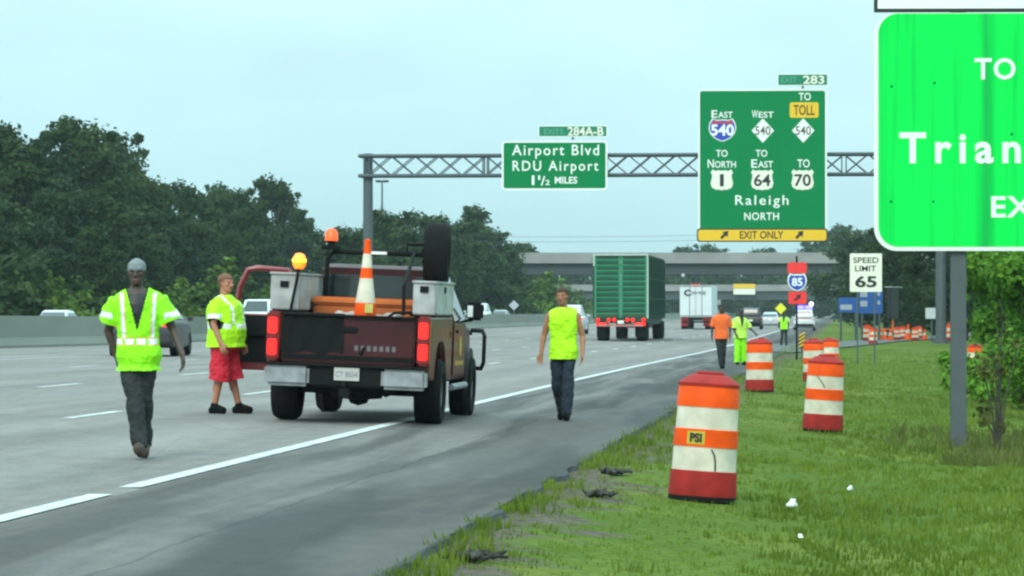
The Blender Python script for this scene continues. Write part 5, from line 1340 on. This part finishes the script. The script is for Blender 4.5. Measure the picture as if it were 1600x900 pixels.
# overhead sign on the far bridge
p = Vector(((1164 - 800) / F * 797, 797, 0)); kk = 797 / F
t = thing('bridge_sign', 'small white and orange sign hung on the farther overpass', 'road sign', (p.x, 799.2, zAt(460, 797)))
q = MB(); q.box((0, 0, 9 * kk * .5), (34 * kk, .1, 9 * kk)); q.build('white_panel', M_cream, t); q = MB(); q.box((0, 0, 13 * kk), (34 * kk, .1, 7 * kk)); q.build('orange_panel', M_yel, t)
q = MB(); q.box((0, .25, 8 * kk), (.2, .5, 16 * kk)); q.build('bracket', M_galvd, t)
# blue service signs
t, P, k = rsign('service_sign', 'blue service sign with white panels behind the speed limit post', 'road sign', 1360, 212)
a, b = P(1342, 490), P(1379, 452); q = MB(); q.prism(rrect(a[0], a[1], b[0], b[1], .08), -.02, .02); q.build('panel', mat('service_blue', (.02, .10, .36), .5), t)
q = MB()
for x0_, y0_, x1_, y1_ in ((1344, 456, 1355, 464), (1344, 470, 1355, 479), (1371, 457, 1375, 462), (1371, 470, 1375, 476)): a, b = P(x0_, y1_), P(x1_, y0_); q.box(((a[0] + b[0]) / 2, -.028, (a[1] + b[1]) / 2), (b[0] - a[0], .012, b[1] - a[1]))
q.build('logo_plates', M_scar, t)
for x in (1347, 1374): post(t, P(x, 0)[0], .06, -.2, P(0, 470)[1], M_galvd, .12)
t, P, k = rsign('service_sign', 'lower blue service sign left of and behind the speed limit sign', 'road sign', 1325, 216)
a, b = P(1310, 488), P(1341, 455 + 10); q = MB(); q.prism(rrect(a[0], a[1], b[0], b[1], .08), -.02, .02); q.build('panel', MATS['service_blue'], t)
q = MB()
for x0_, y0_, x1_, y1_ in ((1313, 476, 1331, 484),): a, b = P(x0_, y1_), P(x1_, y0_); q.box(((a[0] + b[0]) / 2, -.028, (a[1] + b[1]) / 2), (b[0] - a[0], .012, b[1] - a[1]))
q.build('logo_plates', M_scar, t)
for x in (1314, 1337): post(t, P(x, 0)[0], .06, -.2, P(0, 475)[1], M_galvd, .12)
t, P, k = rsign('message_board', 'tall black message board seen edge-on beyond the verge', 'message board', 1395, 225, R(55))
hz = P(0, 450)[1]; lz = P(0, 498)[1]
q = MB(); q.box((0, 0, (hz + lz) / 2), (1.1, .25, hz - lz), bev=.03); q.build('display', M_black, t); q = MB(); q.box((.1, 0, hz + .06), (1.4, .5, .05)); q.build('solar_panel', M_scar, t)
q = MB(); q.tube([(0, 0, .4), (0, 0, lz)], .08); q.box((0, 0, .5), (1.2, 1.8, .25), bev=.04); q.build('trailer', mat('trailer_orange', (.5, .12, .02), .5), t)
for s in (-1, 1): wheel(t, s * .65, 0, .28, .18, side=s)
t, P, k = rsign('notice_sign', 'small white square sign left of the grey gantry post on the right bank', 'road sign', 1456, 205)
a, b = P(1446, 498), P(1466, 481); q = MB(); q.prism(rrect(a[0], a[1], b[0], b[1], .04), -.02, 0); q.build('panel', mat('pale_sheet', (.55, .62, .64), .5), t); post(t, 0, .05, -.2, b[1] - .1, M_galvd, .08)
# cones and drums at the ramp
GC = 'small drums and cones along the exit ramp'
for i, (px, Y, k) in enumerate([(1355, 208, .9), (1364, 195, .85), (1402, 214, .75), (1411, 221, .75), (1430, 210, .75), (1436, 226, .75), (1486, 206, 1.0)]):
    o = dup(d0); 
    for ch in list(o.children):
        if ch.name.startswith(('sticker', 'tear')):
            for c2 in list(ch.children): bpy.data.objects.remove(c2)
            bpy.data.objects.remove(ch)
    o.location = at(px, Y, .02); o.rotation_euler = (0, 0, i * 1.0); o.scale = (k,) * 3
    o['label'] = ['far drum at the foot of the speed limit sign', 'dull drum low in the grass under the speed limit sign', 'far drum right of the black message board, closer pair', 'second far drum right of the black message board', 'far drum midway along the exit ramp, nearer', 'far drum midway along the exit ramp, farther', 'lone drum seen between the gantry post and the sign post'][i]; o['group'] = GC
c0 = thing('traffic_cone', 'x', 'traffic cone')
q = MB(); q.lathe([(.16, .04), (.11, .30), (.085, .46), (.04, .70), (0, .71)], n=14, mis=[0, 1, 0, 0]); q.build('cone', [M_org, M_drumw], c0, True)
q = MB(); q.box((0, 0, .02), (.38, .38, .04)); q.build('base', M_orgd, c0)
for i, (px, Y, k) in enumerate([(1376, 214, .95), (1383, 220, .9), (1391, 211, .95), (1419, 216, 1.3), (1445, 215, .9)]):
    o = c0 if i == 0 else dup(c0)
    o.location = at(px, Y, .02); o.scale = (k,) * 3; o.rotation_euler = (0, 0, i); o['group'] = GC
    o['label'] = ['small cone left of the message board, leftmost of three', 'small cone left of the message board, middle of three', 'small cone at the foot of the message board', 'tallest far cone standing among the ramp drums', 'small cone left of the grey gantry post'][i]
t = thing('sand_barrel', 'yellow sand barrel among the cones on the exit ramp', 'barrel', at(1410, 222)); t.scale = (.8, .8, .8); q = MB(); q.lathe([(.42, 0), (.45, .8), (.40, .84), (0, .86)], n=20); q.build('barrel', M_yel, t, True); q = MB(); q.lathe([(.46, .80), (.46, .86), (.1, .92), (0, .92)], n=20); q.build('lid', M_black, t, True)
# ------------------------------------------------------------------ high mast light and wires
p = at(597, 430); t = thing('high_mast_light', 'tall thin mast light rising above the trees by the gantry post', 'mast light', p)
hz = zAt(283, 430) - p.z
q = MB(); q.tube([(0, 0, -.2), (0, 0, hz)], [.24, .09], 8); q.build('mast', M_galv, t); q = MB(); q.tube([(-.55, 0, hz), (.55, 0, hz)], .10, 6); q.tube([(0, -.8, hz), (0, .8, hz)], .07, 6); q.build('crossarm', M_galv, t)
for a in range(6):
    q = MB(); q.lathe([(.16, -.15), (.22, .1), (0, .14)], (.62 * math.cos(a * 1.05), .62 * math.sin(a * 1.05), hz), 10); q.build('lamp', M_galv, t)
q = MB()
for dz in (0, .55): q.tube([(-4 + 4 * i, 395, zAt(379, 395) + dz + .012 * (i - 4) ** 2 - .05 + .10 * i * .4) for i in range(10)], .018, 4)
o = q.build('power_line', M_galvd); tag(o, 'two thin dark wires strung across the sky above the overpass', 'wire')
# ------------------------------------------------------------------ litter and clods on the verge
for i, (px, py, sz, lab) in enumerate([(1238, 793, .04, 'white crumpled litter in the grass right of the nearest drum'), (1328, 767, .03, 'thin white paper scrap in the grass right of the crumpled litter'), (1250, 842, .02, 'tiny pale scrap of litter nearest the camera')]):
    q = MB(); p = ground_at(px, py)
    for k_ in range(4): q.caps((random.uniform(-1, 1) * sz, random.uniform(-1, 1) * sz, sz * .5), (random.uniform(-1, 1) * sz * .6, 0, sz * 1.6), sz * .5, sz * .3, 6)
    me = fuse(q, .012, 0); o = link('litter', me, M_litter); o.location = p; tag(o, lab, 'litter', 'litter on the verge')
for i, (px, py, lab, L_) in enumerate([(735, 865, 'dark torn clod of turf at the bottom of the verge', .22), (960, 735, 'dark strip of rubber scrap near the shoulder edge', .16), (935, 768, 'dark clod of soil left of the nearest drum', .13)]):
    q = MB(); p = ground_at(px, py)
    for k_ in range(26): x = max(-1, min(1, random.gauss(0, .5))) * L_; y = random.uniform(-.25, .25); q.caps((0, 0, -.01), (x, y, -.015), .02, .012, 6); q.caps((x, y, -.02), (x + random.uniform(-.07, .07), y + random.uniform(-.1, .1), random.uniform(-.01, .02)), random.uniform(.008, .026), .008, 6)
    me = fuse(q, .009, 0); o = link('clod', me, M_dirt); o.location = p; tag(o, lab, 'clod', 'dark clods on the verge')
# ------------------------------------------------------------------ air
q = MB(); q.box((60, 510, 12), (820, 1100, 34))
hz_ = q.build('haze', mat('haze_air', (1, 1, 1)))
m = hz_.data.materials[0]; m.node_tree.nodes.clear(); n = m.node_tree.nodes
out = n.new('ShaderNodeOutputMaterial'); pv = n.new('ShaderNodeVolumePrincipled'); pv.inputs['Density'].default_value = .00016; pv.inputs['Color'].default_value = (.62, .77, .74, 1); pv.inputs['Anisotropy'].default_value = .2
m.node_tree.links.new(pv.outputs[0], out.inputs['Volume']); tag(hz_, kind='stuff')
for k_, o in list(protos.items()) + list(shrubs.items()):
    if k_ not in used:
        for ch in list(o.children): bpy.data.objects.remove(ch)
        bpy.data.objects.remove(o)
for o in list(S.objects):
    if 'h' in o.keys(): del o['h']
